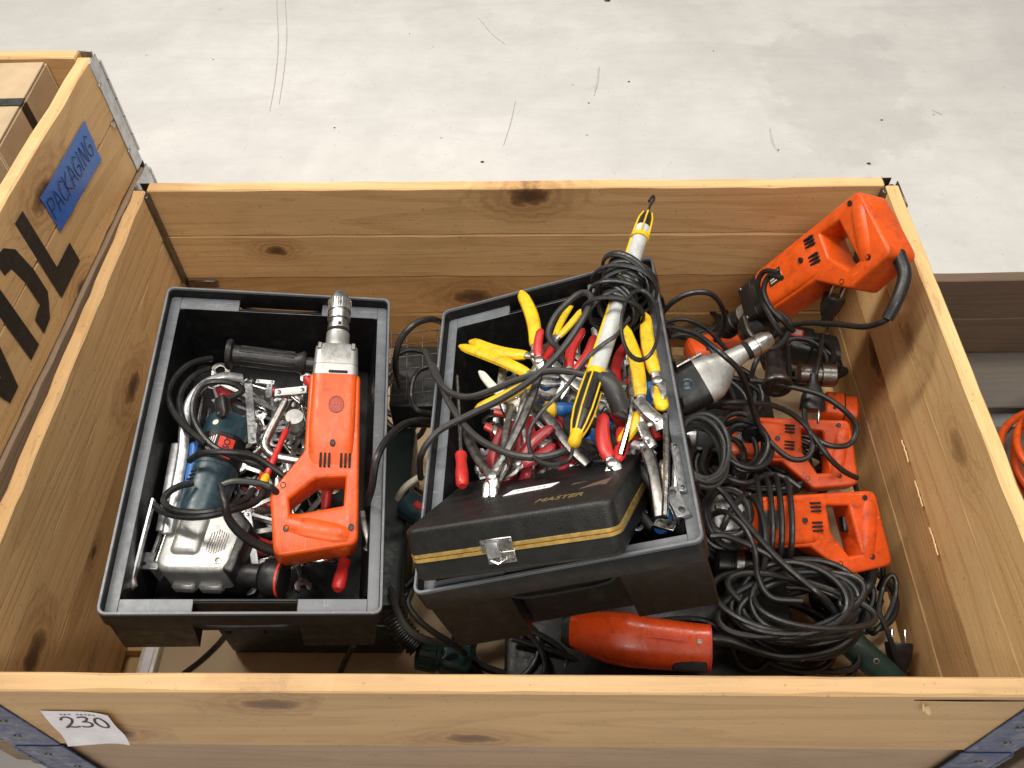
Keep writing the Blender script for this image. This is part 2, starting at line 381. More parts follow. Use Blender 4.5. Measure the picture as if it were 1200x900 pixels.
# ================================================================ THE SETTING
g = G(); g.add([(-6, -5, 0), (6, -5, 0), (6, 9, 0), (-6, 9, 0)], [(0, 1, 2, 3)])
floor = g.build('concrete_floor', 'concrete'); floor.location = (0, 0, ZG); tag(floor, kind='structure')
for pts, w in (([(334, 0), (336, 40), (333, 80), (327, 122)], .0014), ([(324, 0), (326, 50), (322, 95), (316, 130)], .0014),
               ([(702, 78), (700, 95), (696, 112)], .0028), ([(604, 118), (598, 145), (590, 170)], .0012), ([(560, 20), (575, 38), (592, 52)], .0012), ([(902, 150), (905, 166), (912, 178)], .0025), ([(1092, 128), (1104, 134)], .003)):
    q = smooth([P(x, y, ZG + .0015) for x, y in pts], 5)
    G().sweep([p - q[0] for p in q], [w * (.4 + .6 * math.sin(math.pi * (i + .5) / len(q))) for i in range(len(q))], .0008, n=6).build('scuff_mark', 'concrete_mark', floor, Matrix.Translation(q[0] - V((0, 0, ZG))))
for x, y, r in ((565, 190, .006), (737, 96, .004), (1033, 141, .004), (712, 1, .011), (690, 121, .003), (1018, 192, .006), (912, 176, .003), (392, 150, .003), (480, 40, .002), (836, 60, .002), (250, 70, .002)):
    p = P(x, y, ZG); n = 9; r *= .75
    G().rings([[(r * random.uniform(.7, 1.2) * math.cos(6.283 * j / n) * 1.2, r * random.uniform(.6, 1) * math.sin(6.283 * j / n), h) for j in range(n)] for h in (.0004, .0016)]).build('floor_speck', 'rubber_grey', floor, Matrix.Translation((p.x, p.y, 0)))

# ---- pallet collars
BH = .0965
def board_mesh(L, T, H, mat, warp=0.):
    """a plank, length along X, height along Y, thickness along Z, edges broken"""
    b = .0018; rr = []; xs = [-L / 2, -L / 2 + b] + [-L / 2 + L * (k + random.uniform(.2, .8)) / 22 for k in range(22)] + [L / 2 - b, L / 2]; b0 = b
    for i, x in enumerate(xs):
        e = b0 * .7 if i in (0, len(xs) - 1) else 0; b = b0 * random.choice((.7, .9, 1, 1, 1.2, 1.5, 2.2))
        dy = random.uniform(-.0007, .0007); hh = H / 2 - e; tt = T / 2 - e
        rr.append([(x, -hh + b, -tt), (x, -hh, -tt + b), (x, -hh + dy, tt - b), (x, -hh + b, tt), (x, hh - b, tt), (x, hh + dy, tt - b), (x, hh + dy, -tt + b), (x, hh - b, -tt)])
    return G().rings(rr).to_mesh(mat, 30)
def collar(X, label, mats, group, hinge='galv', lx=1.2, ly=.8, sides='FBLR', hinge_corners=((-1, 1), (1, 1), (-1, -1), (1, -1)), hinge_mats={}, lw=.058, single='', inset={}):
    """one 195 mm pallet collar hanging below local z = 0"""
    t = thing('pallet_collar', X @ Matrix.Translation((0, 0, -.195)), label, 'pallet collar', group)
    up = Matrix.Translation((0, 0, .195))
    T = .02
    for sd in sides:
        nb = 1 if sd in single else 2; BH = .195 if nb == 1 else .0965
        for k in range(nb):
            L = lx - .044 if sd in 'FB' else ly - .036
            z = -BH / 2 - .0003 - k * (BH + .0012)
            off = random.uniform(-.0012, .0012) + inset.get(sd, 0)
            me = board_mesh(L, T, BH, mats[sd] if isinstance(mats, dict) else mats)
            Rm = {'F': Euler((R(90), 0, 0)), 'B': Euler((R(90), 0, 0)), 'L': Euler((R(90), 0, R(90))), 'R': Euler((R(90), 0, R(90)))}[sd].to_matrix().to_4x4()
            c = {'F': (0, -ly / 2 + T / 2 + off, z), 'B': (0, ly / 2 - T / 2 + off, z), 'L': (-lx / 2 + T / 2 + off, 0, z), 'R': (lx / 2 - T / 2 + off, 0, z)}[sd]
            link('board', me, t, up @ Matrix.Translation(c) @ Rm)
    for sx, sy in hinge_corners:
        hm = hinge_mats.get((sx, sy), hinge)
        h = G(); cx = sx * lx / 2; cy = sy * ly / 2
        h.box((cx - sx * (lw / 2 + .006), cy + sy * .0014, -.0975), (lw, .0022, .190), .0006)
        h.box((cx + sx * .0014, cy - sy * (lw / 2 + .006), -.0975), (.0022, lw, .190), .0006)
        for k in range(5):
            h.lathe([(-.030 - k * .032 - .0155, .0048), (-.030 - k * .032 + .0155 - .002, .0048)], 10, Matrix.Translation((cx - sx * .0015, cy - sy * .0015, 0)), 'Z')
        ho = h.build('corner_hinge', hm, t, up)
        for k in range(3):
            for q in (0, 1):
                z = -.04 - k * .058
                rv = G().lathe([(0, .0046), (.0012, .0044), (.0022, .0028), (.0026, .0004)], 10)
                if q == 0: Xr = Matrix.Translation((cx - sx * (.03 + .012 * (k % 2)), cy + sy * .0025, z)) @ Matrix.Rotation(sy * R(90), 4, 'Z')
                else: Xr = Matrix.Translation((cx + sx * .0025, cy - sy * (.03 + .012 * (k % 2)), z)) @ Matrix.Rotation(0 if sx > 0 else R(180), 4, 'Z')
                rv.build('rivet', 'steel_dark' if hm == 'blue_metal' else 'galv', ho, Xr)
    return t
# EUR pallet under the tool box and under its neighbours
def pallet(X, label, mat, group):
    t = thing('wooden_pallet', X @ Matrix.Translation((0, 0, -.144)), label, 'pallet', group)
    up = Matrix.Translation((0, 0, .144)); y = -.4
    for w, gap in ((.145, .041), (.1, .041), (.145, .041), (.1, .041), (.145, 0)):
        link('deck_board', board_mesh(1.2, .022, w, mat), t, up @ Matrix.Translation((0, y + w / 2, -.011))); y += w + gap
    for x in (-.5275, 0, .5275):
        link('stringer_board', board_mesh(.8, .022, .145, mat), t, up @ Matrix.Translation((x, 0, -.0335)) @ Matrix.Rotation(R(90), 4, 'Z'))
        for yy in (-.35, 0, .35): G().box((0, 0, 0), (.14, .1, .078), .003).build('block', mat, t, up @ Matrix.Translation((x, yy, -.0838)))
        link('skid_board', board_mesh(.8, .02, .1, mat), t, up @ Matrix.Translation((x, 0, -.1335)) @ Matrix.Rotation(R(90), 4, 'Z'))
    return t
I4 = Matrix.Identity(4)
up_c = collar(I4, 'upper pine collar of the box of power tools, with paper lot number', {'F': 'pine_front', 'B': 'pine', 'L': 'pine', 'R': 'pine_pale'}, 'collars of the tool box',
              single='F', hinge_mats={(-1, -1): 'blue_metal', (1, -1): 'blue_metal', (-1, 1): 'steel_dark', (1, 1): 'steel_dark'})
lo_c = collar(Matrix.Translation((0, 0, -.1965)), 'lower pine collar of the box of power tools, resting on its pallet', {'F': 'pine_low', 'B': 'pine_warm', 'L': 'pine_warm', 'R': 'pine_warm'}, 'collars of the tool box',
              single='F', inset={'F': .005, 'R': .0035, 'B': .003, 'L': -.0035}, hinge_mats={(-1, -1): 'blue_metal', (1, -1): 'blue_metal'})
pal = pallet(Matrix.Translation((0, 0, ZF - .002)), 'wooden pallet carrying the box of power tools', 'pine_pale', 'pallets on the concrete floor')
# dark strap down the inside corners and the small clips at the joint
for sx in (-1, 1):
    G().box((0, 0, 0), (.007, .012, .19), .001).build('corner_strap', 'steel_dark', up_c, Matrix.Translation((sx * .5765, .3735, .097)))
    G().box((0, 0, 0), (.05, .004, .016), .001).build('corner_clip', 'steel_dark', lo_c, Matrix.Translation((sx * .548, .3765, .187)))
# torn fibres on the joint of the right wall, chip on the front wall
for k in range(3):
    y = .02 - k * .075 + random.uniform(-.006, .006)
    L = random.uniform(.035, .06); m = 14
    sp = G().sweep([(-.0004 - .0008 * random.random(), -L / 2 + L * q / m, random.uniform(-.0008, .0004)) for q in range(m + 1)], [.0012] * (m + 1), [.0004 + random.uniform(.0002, .0020) * math.sin(math.pi * (q + .3) / (m + .6)) for q in range(m + 1)], n=5, up=V((0, 0, 1)))
    sp.build('splinter', 'chip', up_c, Matrix.Translation((.5794, y, .001)))
c = PX(1090, 826, 0); q = P(1085, 822, -.03); cp = V((P(1088, 826, -.02).x, -.4022, -.035 + .195))
G().sweep(smooth([(-.006, 0, .012), (-.003, -.003, .004), (.002, -.001, 0), (.006, -.004, -.006), (.010, -.001, -.011)], 4), [.0005 + .0028 * math.sin(math.pi * i / 16) for i in range(17)], .0009, n=6).build('wood_chip', 'chip', up_c, Matrix.Translation((cp.x, cp.y, .195 - .03)))
G().sweep([(-.05, 0, 0), (0, .0, .0006), (.07, 0, -.0004)], [.0004, .0011, .0003], .0006, n=5).build('wood_crack', 'recess_shade', up_c, Matrix.Translation((P(1130, 820, -.012).x, -.4008, .183)))

# ---- neighbouring stack on the left: one collar taller
LS = Matrix.Translation((-.602, .455, 0)) @ Matrix.Rotation(R(-1.6), 4, 'Z') @ Matrix.Translation((-.6, -.4, 0))
DZL = .195
lc1 = collar(LS @ Matrix.Translation((0, 0, DZL + .003)), 'stencilled pine collar with blue tape, topmost of the stack beside the tool box', 'pine', 'collars of the stencilled stack', lw=.026)
lc2 = collar(LS @ Matrix.Translation((.0035, .002, .0015)), 'middle collar of the stack with the stencilled top collar', 'pine_old', 'collars of the stencilled stack', sides='BR', hinge_corners=((1, 1),))
lc3 = collar(LS @ Matrix.Translation((.001, 0, -.195)), 'bottom collar of the stack with the stencilled top collar', 'pine_old', 'collars of the stencilled stack', sides='BR', hinge_corners=((1, 1),))
pallet(LS @ Matrix.Translation((0, 0, ZF - .002)), 'wooden pallet under the stack with the stencilled top collar', 'pine_old', 'pallets on the concrete floor')
# stencil letters V I D L on its face (local frame: x along the wall, y up, z outwards)
WALL = Matrix.Translation((.6 + .0012, 0, 0)) @ Matrix(((0, 0, 1, 0), (1, 0, 0, 0), (0, 1, 0, 0), (0, 0, 0, 1)))
def wall_xy(px, py):
    Xw = LS @ Matrix.Translation((0, 0, .003)) @ WALL; n = Xw.to_3x3() @ V((0, 0, 1)); o = Xw.translation
    d = ray(px, py); p = CAM + d * ((o - CAM).dot(n) / d.dot(n)); return Xw.inverted() @ p
def letter(polys, x0):
    g = G()
    for pl in polys: g.prism([(x0 + a - .026, b_) for a, b_ in pl], 0, .0006)
    g.build('stencil_letter', 'stencil', lc1, WALL)
e0 = wall_xy(28, 243); e1 = wall_xy(73, 338); e2 = wall_xy(88, 288)
LH0 = .030; LH1 = .163; xL = e0.x - .0
letter([[(0, LH0), (.024, LH0), (.024, LH1), (0, LH1)], [(.024, LH0), (.072, LH0), (.072, LH0 + .034), (.024, LH0 + .034)]], xL - .004)
D_out = [(.016, LH0), (.04, LH0 + .003), (.058, LH0 + .022), (.064, .06), (.064, .10), (.056, LH1 - .02), (.04, LH1 - .003), (.016, LH1)]
D_in = [(.016, LH1 - .026), (.032, LH1 - .03), (.039, .1), (.039, .06), (.032, LH0 + .03), (.016, LH0 + .026)]
letter([D_out + D_in], xL - .084)
letter([[(0, LH0), (.026, LH0), (.026, LH1), (0, LH1)]], xL - .113)
letter([[(.03, LH0), (.056, LH0), (.09, LH1), (.064, LH1), (.043, LH0 + .03), (.022, LH1), (-.004, LH1)]], xL - .212)
tq = [wall_xy(*p) for p in ((46, 232), (98, 141), (118, 187), (70, 272))]
tp = G(); rows = []
for i in range(9):
    f = i / 8; a = tq[0].lerp(tq[1], f); b_ = tq[3].lerp(tq[2], f); rows.append([(a.lerp(b_, j / 4).x, a.lerp(b_, j / 4).y, .0008 + .0009 * math.sin(i * 2.1 + j * 1.7) ** 2) for j in range(5)])
vs = [p for r in rows for p in r]; fs = [(i * 5 + j, i * 5 + j + 1, i * 5 + j + 6, i * 5 + j + 5) for i in range(8) for j in range(4)]
tape = tp.add(vs, fs).build('tape_label', 'tape', lc1, WALL)
STROKES = {'P': [[(0, 0), (.05, 1)], [(.05, 1), (.4, .98), (.5, .75), (.35, .5), (.03, .48)]], 'A': [[(0, 0), (.25, 1), (.52, 0)], [(.1, .36), (.45, .38)]],
           'C': [[(.5, .85), (.3, 1), (.08, .7), (.05, .3), (.22, 0), (.5, .12)]], 'K': [[(0, 0), (.04, 1)], [(.48, 1), (.04, .45), (.52, 0)]],
           'G': [[(.5, .85), (.28, 1), (.06, .68), (.06, .28), (.25, 0), (.48, .1), (.5, .45), (.28, .45)]], 'I': [[(.1, 0), (.12, 1)]],
           'N': [[(0, 0), (.04, 1), (.42, 0), (.48, 1)]], '2': [[(.02, .75), (.12, .95), (.32, 1), (.48, .85), (.44, .6), (.25, .3), (.0, .02), (.2, .1), (.36, .02), (.6, .08)]],
           '3': [[(.08, .95), (.34, 1), (.45, .85), (.3, .6), (.18, .55), (.4, .5), (.5, .28), (.34, .03), (.1, .02), (0, .1)]],
           '0': [[(.3, 1), (.1, .85), (.02, .45), (.14, .06), (.36, .0), (.52, .3), (.5, .72), (.34, .98), (.22, .98)]], '-': [[(0, .5), (.4, .52)]]}
def write(s, h, adv, fn, w, fl=.0002):
    g = G(); x = 0
    for ch in s:
        for st in STROKES.get(ch, []):
            pts = smooth([V((x + a * h * 1.05, b_ * h, 0)) for a, b_ in st], 4); pts = [fn(p.x, p.y) for p in pts]
            g.sweep(pts, w, fl, n=5, up=fn(0, 0) * 0 + UPW)
        x += adv
    return g
UPW = V((0, 0, 1))
def tapefn(x, y):
    a = tq[3].lerp(tq[2], .03 + x); b_ = tq[0].lerp(tq[1], .03 + x); p = a.lerp(b_, .3 + y * 2.2); return V((p.x, p.y, .0021))
gg = G(); xx = 0
for ch in 'PACKAGING':
    for st in STROKES[ch]:
        gg.sweep([tapefn(xx + p.x, p.y) for p in smooth([V((a * .17, b_ * .22, 0)) for a, b_ in st], 4)], .0007, .0003, n=5, up=UPW)
    xx += .068 if ch == 'I' else .106
gg.build('lettering', 'ink', tape)
# open carton with a black strap standing in that stack
cx = P(10, 95, .2); cbx = thing('cardboard_carton', LS @ Matrix.Translation((.44, .27, -.19)) @ Matrix.Rotation(R(3), 4, 'Z'), 'brown cardboard carton with a black strap inside the stencilled stack', 'carton')
g = G(); w, d, h = .2, .2, .38
for (c_, s_) in (((0, d / 2, h / 2), (w, .004, h)), ((0, -d / 2, h / 2), (w, .004, h)), ((w / 2 - .002, 0, h / 2), (.004, d - .0042, h)), ((-w / 2 + .002, 0, h / 2), (.004, d - .0042, h)), ((0, 0, .002), (w - .009, d - .005, .004))): g.box(c_, s_, .0008)
g.build('box_wall', 'card', cbx)
for k, (yy, ln) in enumerate(((-.05, .098), (.052, .094))): G().box((0, yy, h + .0025), (w - .003, ln, .0035), .0008).build('flap', 'card', cbx)
sg = G(); sg.box((0, .0, h + .0055), (w + .004, .016, .0012)); sg.box((w / 2 + .0012, 0, h / 2), (.0012, .016, h)); sg.box((-w / 2 - .0012, 0, h / 2), (.0012, .016, h)); sg.box((.02, 0, h + .0085), (.03, .02, .005), .001)
sg.build('strap', 'black', cbx)
bb = thing('wooden_block', LS @ Matrix.Translation((.2, .16, -.385)), 'pine block that props up the carton in the stencilled stack', 'block')
G().box((.2, .1, .096), (.42, .4, .19), .003).build('timber', 'pine_old', bb)

# ---- neighbouring box on the right
b0 = P(1150, 325, -.195); RS = Matrix.Translation((.615, b0.y + .01, 0)) @ Matrix.Rotation(R(.8), 4, 'Z') @ Matrix.Translation((.6, -.4, 0))
collar(RS @ Matrix.Translation((0, 0, -.195)), 'weathered grey collar with orange hose inside, standing right of the tool box', 'pine_dark', None, sides='BLR', hinge_corners=((-1, 1),))
pallet(RS @ Matrix.Translation((0, 0, ZF - .002)), 'weathered grey pallet under the collar with the orange hose', 'pine_grey', 'pallets on the concrete floor')
hz = ZF + .013
hc = V((.99, .10, hz))
pts = []
for i in range(150):
    a = i / 150 * math.pi * 2 * 4; k = i / 150
    pts.append(hc + V(((.17 - .03 * k) * math.cos(a) + .01 * math.sin(a * 2.3), (.13 - .02 * k) * math.sin(a), .022 * (i // 37) + .004 * math.sin(a * 1.7) + .006)))
o = cord('hose_coil', smooth(pts, 2), .0065, mat='orange', n=10); tag(o, 'coiled orange hose lying on the weathered pallet', 'hose')

# ---- paper lot number on the front wall
pt = thing('paper_tag', Matrix.Translation((P(98, 848, -.07).x, -.4012, -.08)), 'curling white paper tag with handwritten lot number 230', 'paper tag')
pw = [(48, 831), (128, 832), (155, 862), (82, 868)]
pq = [V((-.5, 0, -.0615)), V((-.426, 0, -.063)), V((-.437, 0, -.16)), V((-.521, 0, -.183))]
o0 = pt.matrix_basis.translation
def papfn(u, v, lift=0.):
    p = pq[0].lerp(pq[1], u).lerp(pq[3].lerp(pq[2], u), v)
    cur = .004 * max(0, u - .55) ** 2 / .2 + .006 * max(0, v - .6) ** 2 / .16 + .0015 * math.sin(v * 4)
    return V((p.x - o0.x, -.0006 - cur - lift, p.z - o0.z))
n1, n2 = 10, 10
vs = [papfn(i / n1, j / n2) for j in range(n2 + 1) for i in range(n1 + 1)]
G().add(vs, [(j * (n1 + 1) + i, j * (n1 + 1) + i + 1, (j + 1) * (n1 + 1) + i + 1, (j + 1) * (n1 + 1) + i) for j in range(n2) for i in range(n1)]).build('sheet', 'paper', pt)
g = G(); xx = .2
for ch in '230':
    for st in STROKES[ch]: g.sweep([papfn(xx + p.x, .47 - p.y, .0007) for p in smooth([V((a * .36, b_ * .32, 0)) for a, b_ in st], 5)], .0014, .0003, n=6, up=V((0, -1, 0)))
    xx += .245
g.build('handwritten_number', 'ink', pt)
g = G()
for k in range(9):
    u = .25 + k * .06
    if k != 3: g.sweep([papfn(u, .085 + .012 * (k % 2), .0005), papfn(u + .02, .07, .0005), papfn(u + .035, .095, .0005)], .0007, .0002, n=4, up=V((0, -1, 0)))
g.build('printed_line', 'ink', pt)

# ================================================================ STORAGE BINS
def storage_bin(X, label, ribs=()):
    t = thing('storage_bin', X @ Matrix.Translation((0, 0, -.14)), label, 'storage bin', 'black plastic storage bins')
    U = Matrix.Translation((0, 0, .14))
    w, l = .15, .23; ix, iy = .133, .206
    def rect(x, y, z, r=.008, n=3):
        out = []
        for sx, sy, a0 in ((1, 1, 0), (-1, 1, 90), (-1, -1, 180), (1, -1, 270)):
            for k in range(n + 1):
                a = R(a0 + 90 * k / n); out.append((sx * (x - r) + r * math.cos(a), sy * (y - r) + r * math.sin(a), z))
        return out
    # basin: inside skin, floor, outside skin
    b = G(); b.rings([rect(ix, iy, -.0168), rect(ix - .004, iy - .004, -.05), rect(ix - .009, iy - .01, -.132)], False)
    b.add(rect(ix - .009, iy - .01, -.132), [tuple(range(16))]); b.add(rect(ix - .007, iy - .008, -.14), [tuple(range(16))])
    b.rings([rect(ix + .003, iy + .003, -.0208), rect(ix - .005, iy - .006, -.12), rect(ix - .007, iy - .008, -.14)], False)
    b.build('basin', 'bin_grey', t, U)
    # rim: raised lip and the ledge inside it with the two grip slots
    r = G(); T = .0034
    r.rings([rect(w, l, -.032), rect(w, l, -.0012, .009), rect(w - .0008, l - .0008, 0, .009), rect(w - T + .0006, l - T + .0006, 0, .007), rect(w - T, l - T, -.0012, .007), rect(w - T, l - T, -.032)], False)
    r.rings([rect(w - T, l - T, -.032), rect(w, l, -.032)], False)
    lip = r.build('rim_lip', 'bin_grey', t, U)  # darker plastic on the lip puts the groove's shade into the colour
    G().rings([rect(w + .0002, l + .0002, -.0022, .0092), rect(w - .0006, l - .0006, .0006, .0086), rect(w - T + .0004, l - T + .0004, .0006, .0072), rect(w - T - .0002, l - T - .0002, -.0022, .0068)], False).build('lip_edge', 'rim_grey', lip)  # lighter ring paints the bright line along the lip top
    e = G(); z = -.0185; th = .004; ox, oy = w - T - .0002, l - T - .0002
    for s_ in (-1, 1):
        e.box((s_ * (ix + ox) / 2, 0, z), (ox - ix, 2 * oy, th), .0006)
        for q in (-1, 1): e.box((q * (ix + .056) / 2, s_ * (iy + oy) / 2, z), (ix - .056, oy - iy, th), .0006)
        e.box((0, s_ * (iy + .0018), z), (.112, .0036, th), .0006)
    e.build('rim_ledge', 'rim_grey', t, U)
    for s_ in (-1, 1):
        for q in (-1, 1):
            k = G()
            def sec(x0, x1, y0, y1, z): return [(q * x0, s_ * y0, z), (q * x1, s_ * y0, z), (q * x1, s_ * y1, z), (q * x0, s_ * y1, z)]
            k.rings([sec(.058, .1455, .212, .2255, -.0212), sec(.058, .1455, .212, .2252, -.034), sec(.060, .1445, .200, .2240, -.122), sec(.066, .140, .198, .212, -.140)])
            k.build('end_block', 'bin_grey', t, U)
        h = G(); h.sweep(smooth([(-.056, s_ * .2275, -.030), (-.05, s_ * .2285, -.037), (-.03, s_ * .229, -.041), (.03, s_ * .229, -.041), (.05, s_ * .2285, -.037), (.056, s_ * .2275, -.030)], 4), .0026, n=6)
        h.box((0, s_ * .2082, -.06), (.112, .0025, .09), .0006)
        h.build('grip', 'bin_grey', t, U)
    for s_ in ribs:
        for yy in (-.15, -.09, -.03, .03, .09, .15): G().box((0, 0, 0), (.004, .004, .020), .0006).build('side_rib', 'bin_grey', t, U @ Matrix.Translation((s_ * (w + .0016), yy, -.016)))
    return t
bin1 = storage_bin(BIN1, 'dark grey plastic bin holding the orange drill and the teal jigsaw')
bin2 = storage_bin(BIN2, 'tilted dark grey plastic bin heaped with pliers and a hand lamp', (1,))
t = thing('liner_sheet', (0, 0, ZF), 'tan board sheet lining the pallet deck under all the tools', 'board sheet')
G().prism(rnd([(-.53, -.36), (.565, -.36), (.565, .36), (-.53, .36)], .03), .0, .004).build('sheet', 'liner', t)

# supports below the bins
kb = thing('tool_case', (-.29, -.07, ZF), 'dark green tool case underneath the bin with the orange drill', 'tool case')
G().box((0, 0, .055), (.26, .30, .108), .01, 2).build('case_base', 'green_black', kb); G().box((0, 0, .150), (.255, .295, .076), .01, 2).build('case_lid', 'green_black', kb, Matrix.Rotation(R(5), 4, 'Y'))
t = thing('tool_case', (.20, -.19, ZF + .004), 'added flat black case darkening the deck below the tilted bin', 'tool case')  # added so the deck reads dark here; also carries the bin
G().box((0, 0, .022), (.42, .27, .040), .008, 2).build('case_base', 'black', t); G().box((0, 0, .056), (.415, .265, .026), .008, 2).build('case_lid', 'black', t)
t2 = thing('tool_case', (.285, .115, ZF + .004), 'added flat black case darkening the base under the two low orange drills', 'tool case')  # added to darken the base between the drills and carry them
G().box((0, 0, .018), (.33, .29, .034), .008, 2).build('case_base', 'black', t2); G().box((0, 0, .046), (.325, .285, .020), .008, 2).build('case_lid', 'black', t2)
for s_ in (-1, 1): G().box((s_ * .12, -.138, .042), (.03, .006, .024), .002).build('latch', 'steel_dark', t)
for s_ in (-1, 1): G().box((s_ * .07, -.152, .108), (.03, .006, .03), .002).build('latch', 'black', kb)

# ================================================================ POWER TOOLS
def drill_parts(t, body='orange', chuck=True, gear='alu', sidehandle=False, emblem=None, chuckmat='steel'):
    """D-handle drill, flat side +Z, chuck at x = 0, handle end near x = .33, flare towards -Y"""
    out = rnd([(.126, .0305), (.126, -.0305), (.222, -.0305), (.271, -.070), (.335, -.059), (.321, .037)], [.004, .004, .008, .007, .008, .008])
    hole = rnd([(.245, .026), (.248, -.018), (.274, -.054), (.299, -.050), (.286, .025)], [.005, .010, .005, .005, .006])
    G().prism(out, -.025, .025, [hole], .0045, 3).build('housing', body, t)
    # barrel round the motor, a little thicker than the handle plate
    G().loft([(.124, 0, 0, .029, .029), (.1265, 0, 0, .0318, .0315), (.19, 0, 0, .0325, .031), (.222, -.000, 0, .0320, .0285), (.242, -.002, 0, .030, .0235)], 32, 6).build('motor_barrel', body, t)
    # rounded grip bar
    G().loft([(-.052, 0, 0, .012, .022, 3), (-.046, 0, 0, .0165, .0262, 2.6), (-.02, 0, 0, .0180, .0285, 2.6), (.018, 0, 0, .0180, .0285, 2.6), (.034, 0, 0, .0165, .0262, 2.6), (.040, 0, 0, .012, .022, 3)], 24, 2.6, Matrix.Translation((.3105, -.0055, 0)) @ Matrix.Rotation(R(81.5), 4, 'Z')).build('grip', body, t)
    for yy in (-.007, .020):
        for k in range(3): G().box((.231, yy + (k - 1) * .0056, .0264), (.016, .0030, .0052), .0005).build('vent_slot', 'recess_shade', t)  # raised dark boxes paint the shade of the vent openings
    for x, y, z in ((.261, -.0585, 0), (.309, -.0505, .0008), (.307, .0315, .0008), (.212, .002, .0066)):
        G().lathe([(.0225, .0038), (.0256, .0038), (.0258, .0032), (.0250, .0028), (.0249, .0002)], 10, Matrix.Translation((x, y, z)), 'Z').build('screw', 'black', t)
    G().box((.286, -.004, 0), (.010, .022, .014), .003, 2).build('trigger', 'black', t)
    # gear housing
    if gear:
        g = G().loft([(.083, 0, 0, .022, .022, 4), (.084, 0, 0, .0275, .027, 5), (.088, 0, 0, .0300, .030, 6), (.112, 0, 0, .0312, .0310, 7), (.1125, 0, 0, .0306, .0304, 7), (.1135, 0, 0, .0306, .0304, 7), (.114, 0, 0, .0315, .0313, 7), (.1262, 0, 0, .0318, .0315, 7)], 36)
        gh = g.build('gear_housing', gear, t)
        for s_ in (-1, 1): G().box((.089, s_ * .0235, .0285), (.009, .006, .0045), .001).build('housing_lug', 'steel_dark', gh)
        G().box((.1235, .004, .0315), (.0030, .026, .0022)).build('housing_slot', 'recess_shade', gh)
    if chuck:
        g = G().lathe([(0, .008), (.001, .0105), (.005, .0120), (.011, .0165), (.028, .0172), (.0285, .0155), (.0305, .0155), (.031, .0170), (.040, .0168), (.0415, .0145), (.0465, .0142), (.047, .0158), (.054, .0160)], 36)
        ch = g.build('chuck', chuckmat, t)
        kn = G()
        for k in range(30):
            a = k * math.tau / 30; kn.box((.020, 0, .0169), (.014, .0014, .0010), 0, 1, Matrix.Rotation(a, 4, 'X'))
        kn.build('knurl', chuckmat, ch)
        G().lathe([(.0008, .0060), (-.0005, .0055), (-.0006, .001)], 12).build('chuck_jaw', 'steel_dark', ch)
        G().lathe([(.0545, .0161), (.0580, .0164), (.0580, .0150), (.0588, .0150)], 28).build('chuck_ring', 'recess_shade', ch)
        G().lathe([(0, .0022), (.0020, .0022)], 10, Matrix.Translation((.0505, .002, .0145)), 'Z').build('key_hole', 'recess_shade', ch)
        G().lathe([(.0590, .0168), (.072, .0170), (.0725, .0174), (.080, .0176), (.0835, .0182)], 32).build('spindle_collar', 'alu', t)
    if sidehandle:
        X = Matrix.Translation((.100, -.028, -.004)) @ Matrix.Rotation(R(-94), 4, 'Z') @ Matrix.Diagonal((1.2, .95, 1.1, 1))
        hd = G().lathe([(0, .0085), (.012, .0085), (.013, .0135), (.016, .0155), (.019, .0135), (.024, .0115), (.040, .0128), (.088, .0122), (.097, .0128), (.099, .0185), (.102, .0195), (.105, .0180), (.1065, .008)], 24, X).build('side_handle', 'black', t)
        rb = G()
        for k in range(12): rb.box((.058, 0, .0122), (.064, .0018, .0018), .0005, 1, X @ Matrix.Rotation(k * math.tau / 12, 4, 'X'))
        rb.build('handle_rib', 'black', hd)
    if emblem:
        em = G().lathe([(0, .0108), (.0014, .0106), (.0016, .0096), (.0010, .0092), (.0009, .0002)], 28, Matrix.Translation((.165, .004, .0308)), 'Z').build('emblem', 'emblem', t)
        eg = G()
        for k in (-.0045, 0, .0045): eg.box((.165, .004 + k, .0319), (.012 - abs(k) * .8, .0012, .0006))
        eg.box((.165, .004, .032), (.0012, .012, .0006)); eg.build('emblem_mark', 'red_patch', em)
    return t
def cordM(pts, t, r=.0042, name='power_cord', mat='rubber'): return cord(name, pts, r, t, mat)

# A: the drill lying across the left bin
X = pose(P(399, 344, .035), P(369, 647, -.03), (0, 0, 0), (.328, -.011, 0), TOCAM * .75 + V((.22, 0, .5))) @ Matrix.Diagonal((1, .82, .86, 1))
dA = thing('power_drill', X, 'orange drill with silver gear head and black side handle lying across the bin', 'power drill', 'orange power drills')
print('drill A scale', X.to_scale())
drill_parts(dA, 'orange', sidehandle=True, emblem=True)
sl = cable_pts([(330, 648, -.035), (306, 640, -.02), (284, 627, .0), (268, 608, .02), (263, 588, .035), (258, 569, .03)])
iv = X.inverted(); kA = X.to_scale().x
G().sweep([iv @ p for p in sl], [.0068 / kA - .002 / kA * i / len(sl) for i in range(len(sl))], n=12).build('cord_sleeve', 'black', dA)
cordM(cable_pts([(258, 569, .03), (275, 564, .03), (300, 566, .025), (318, 572, .02), (330, 585, .0), (335, 610, -.03)]), dA)
# tape-like nameplate on its flank
G().box((.155, -.0325, 0), (.045, .0012, .034)).build('nameplate', 'black', dA)

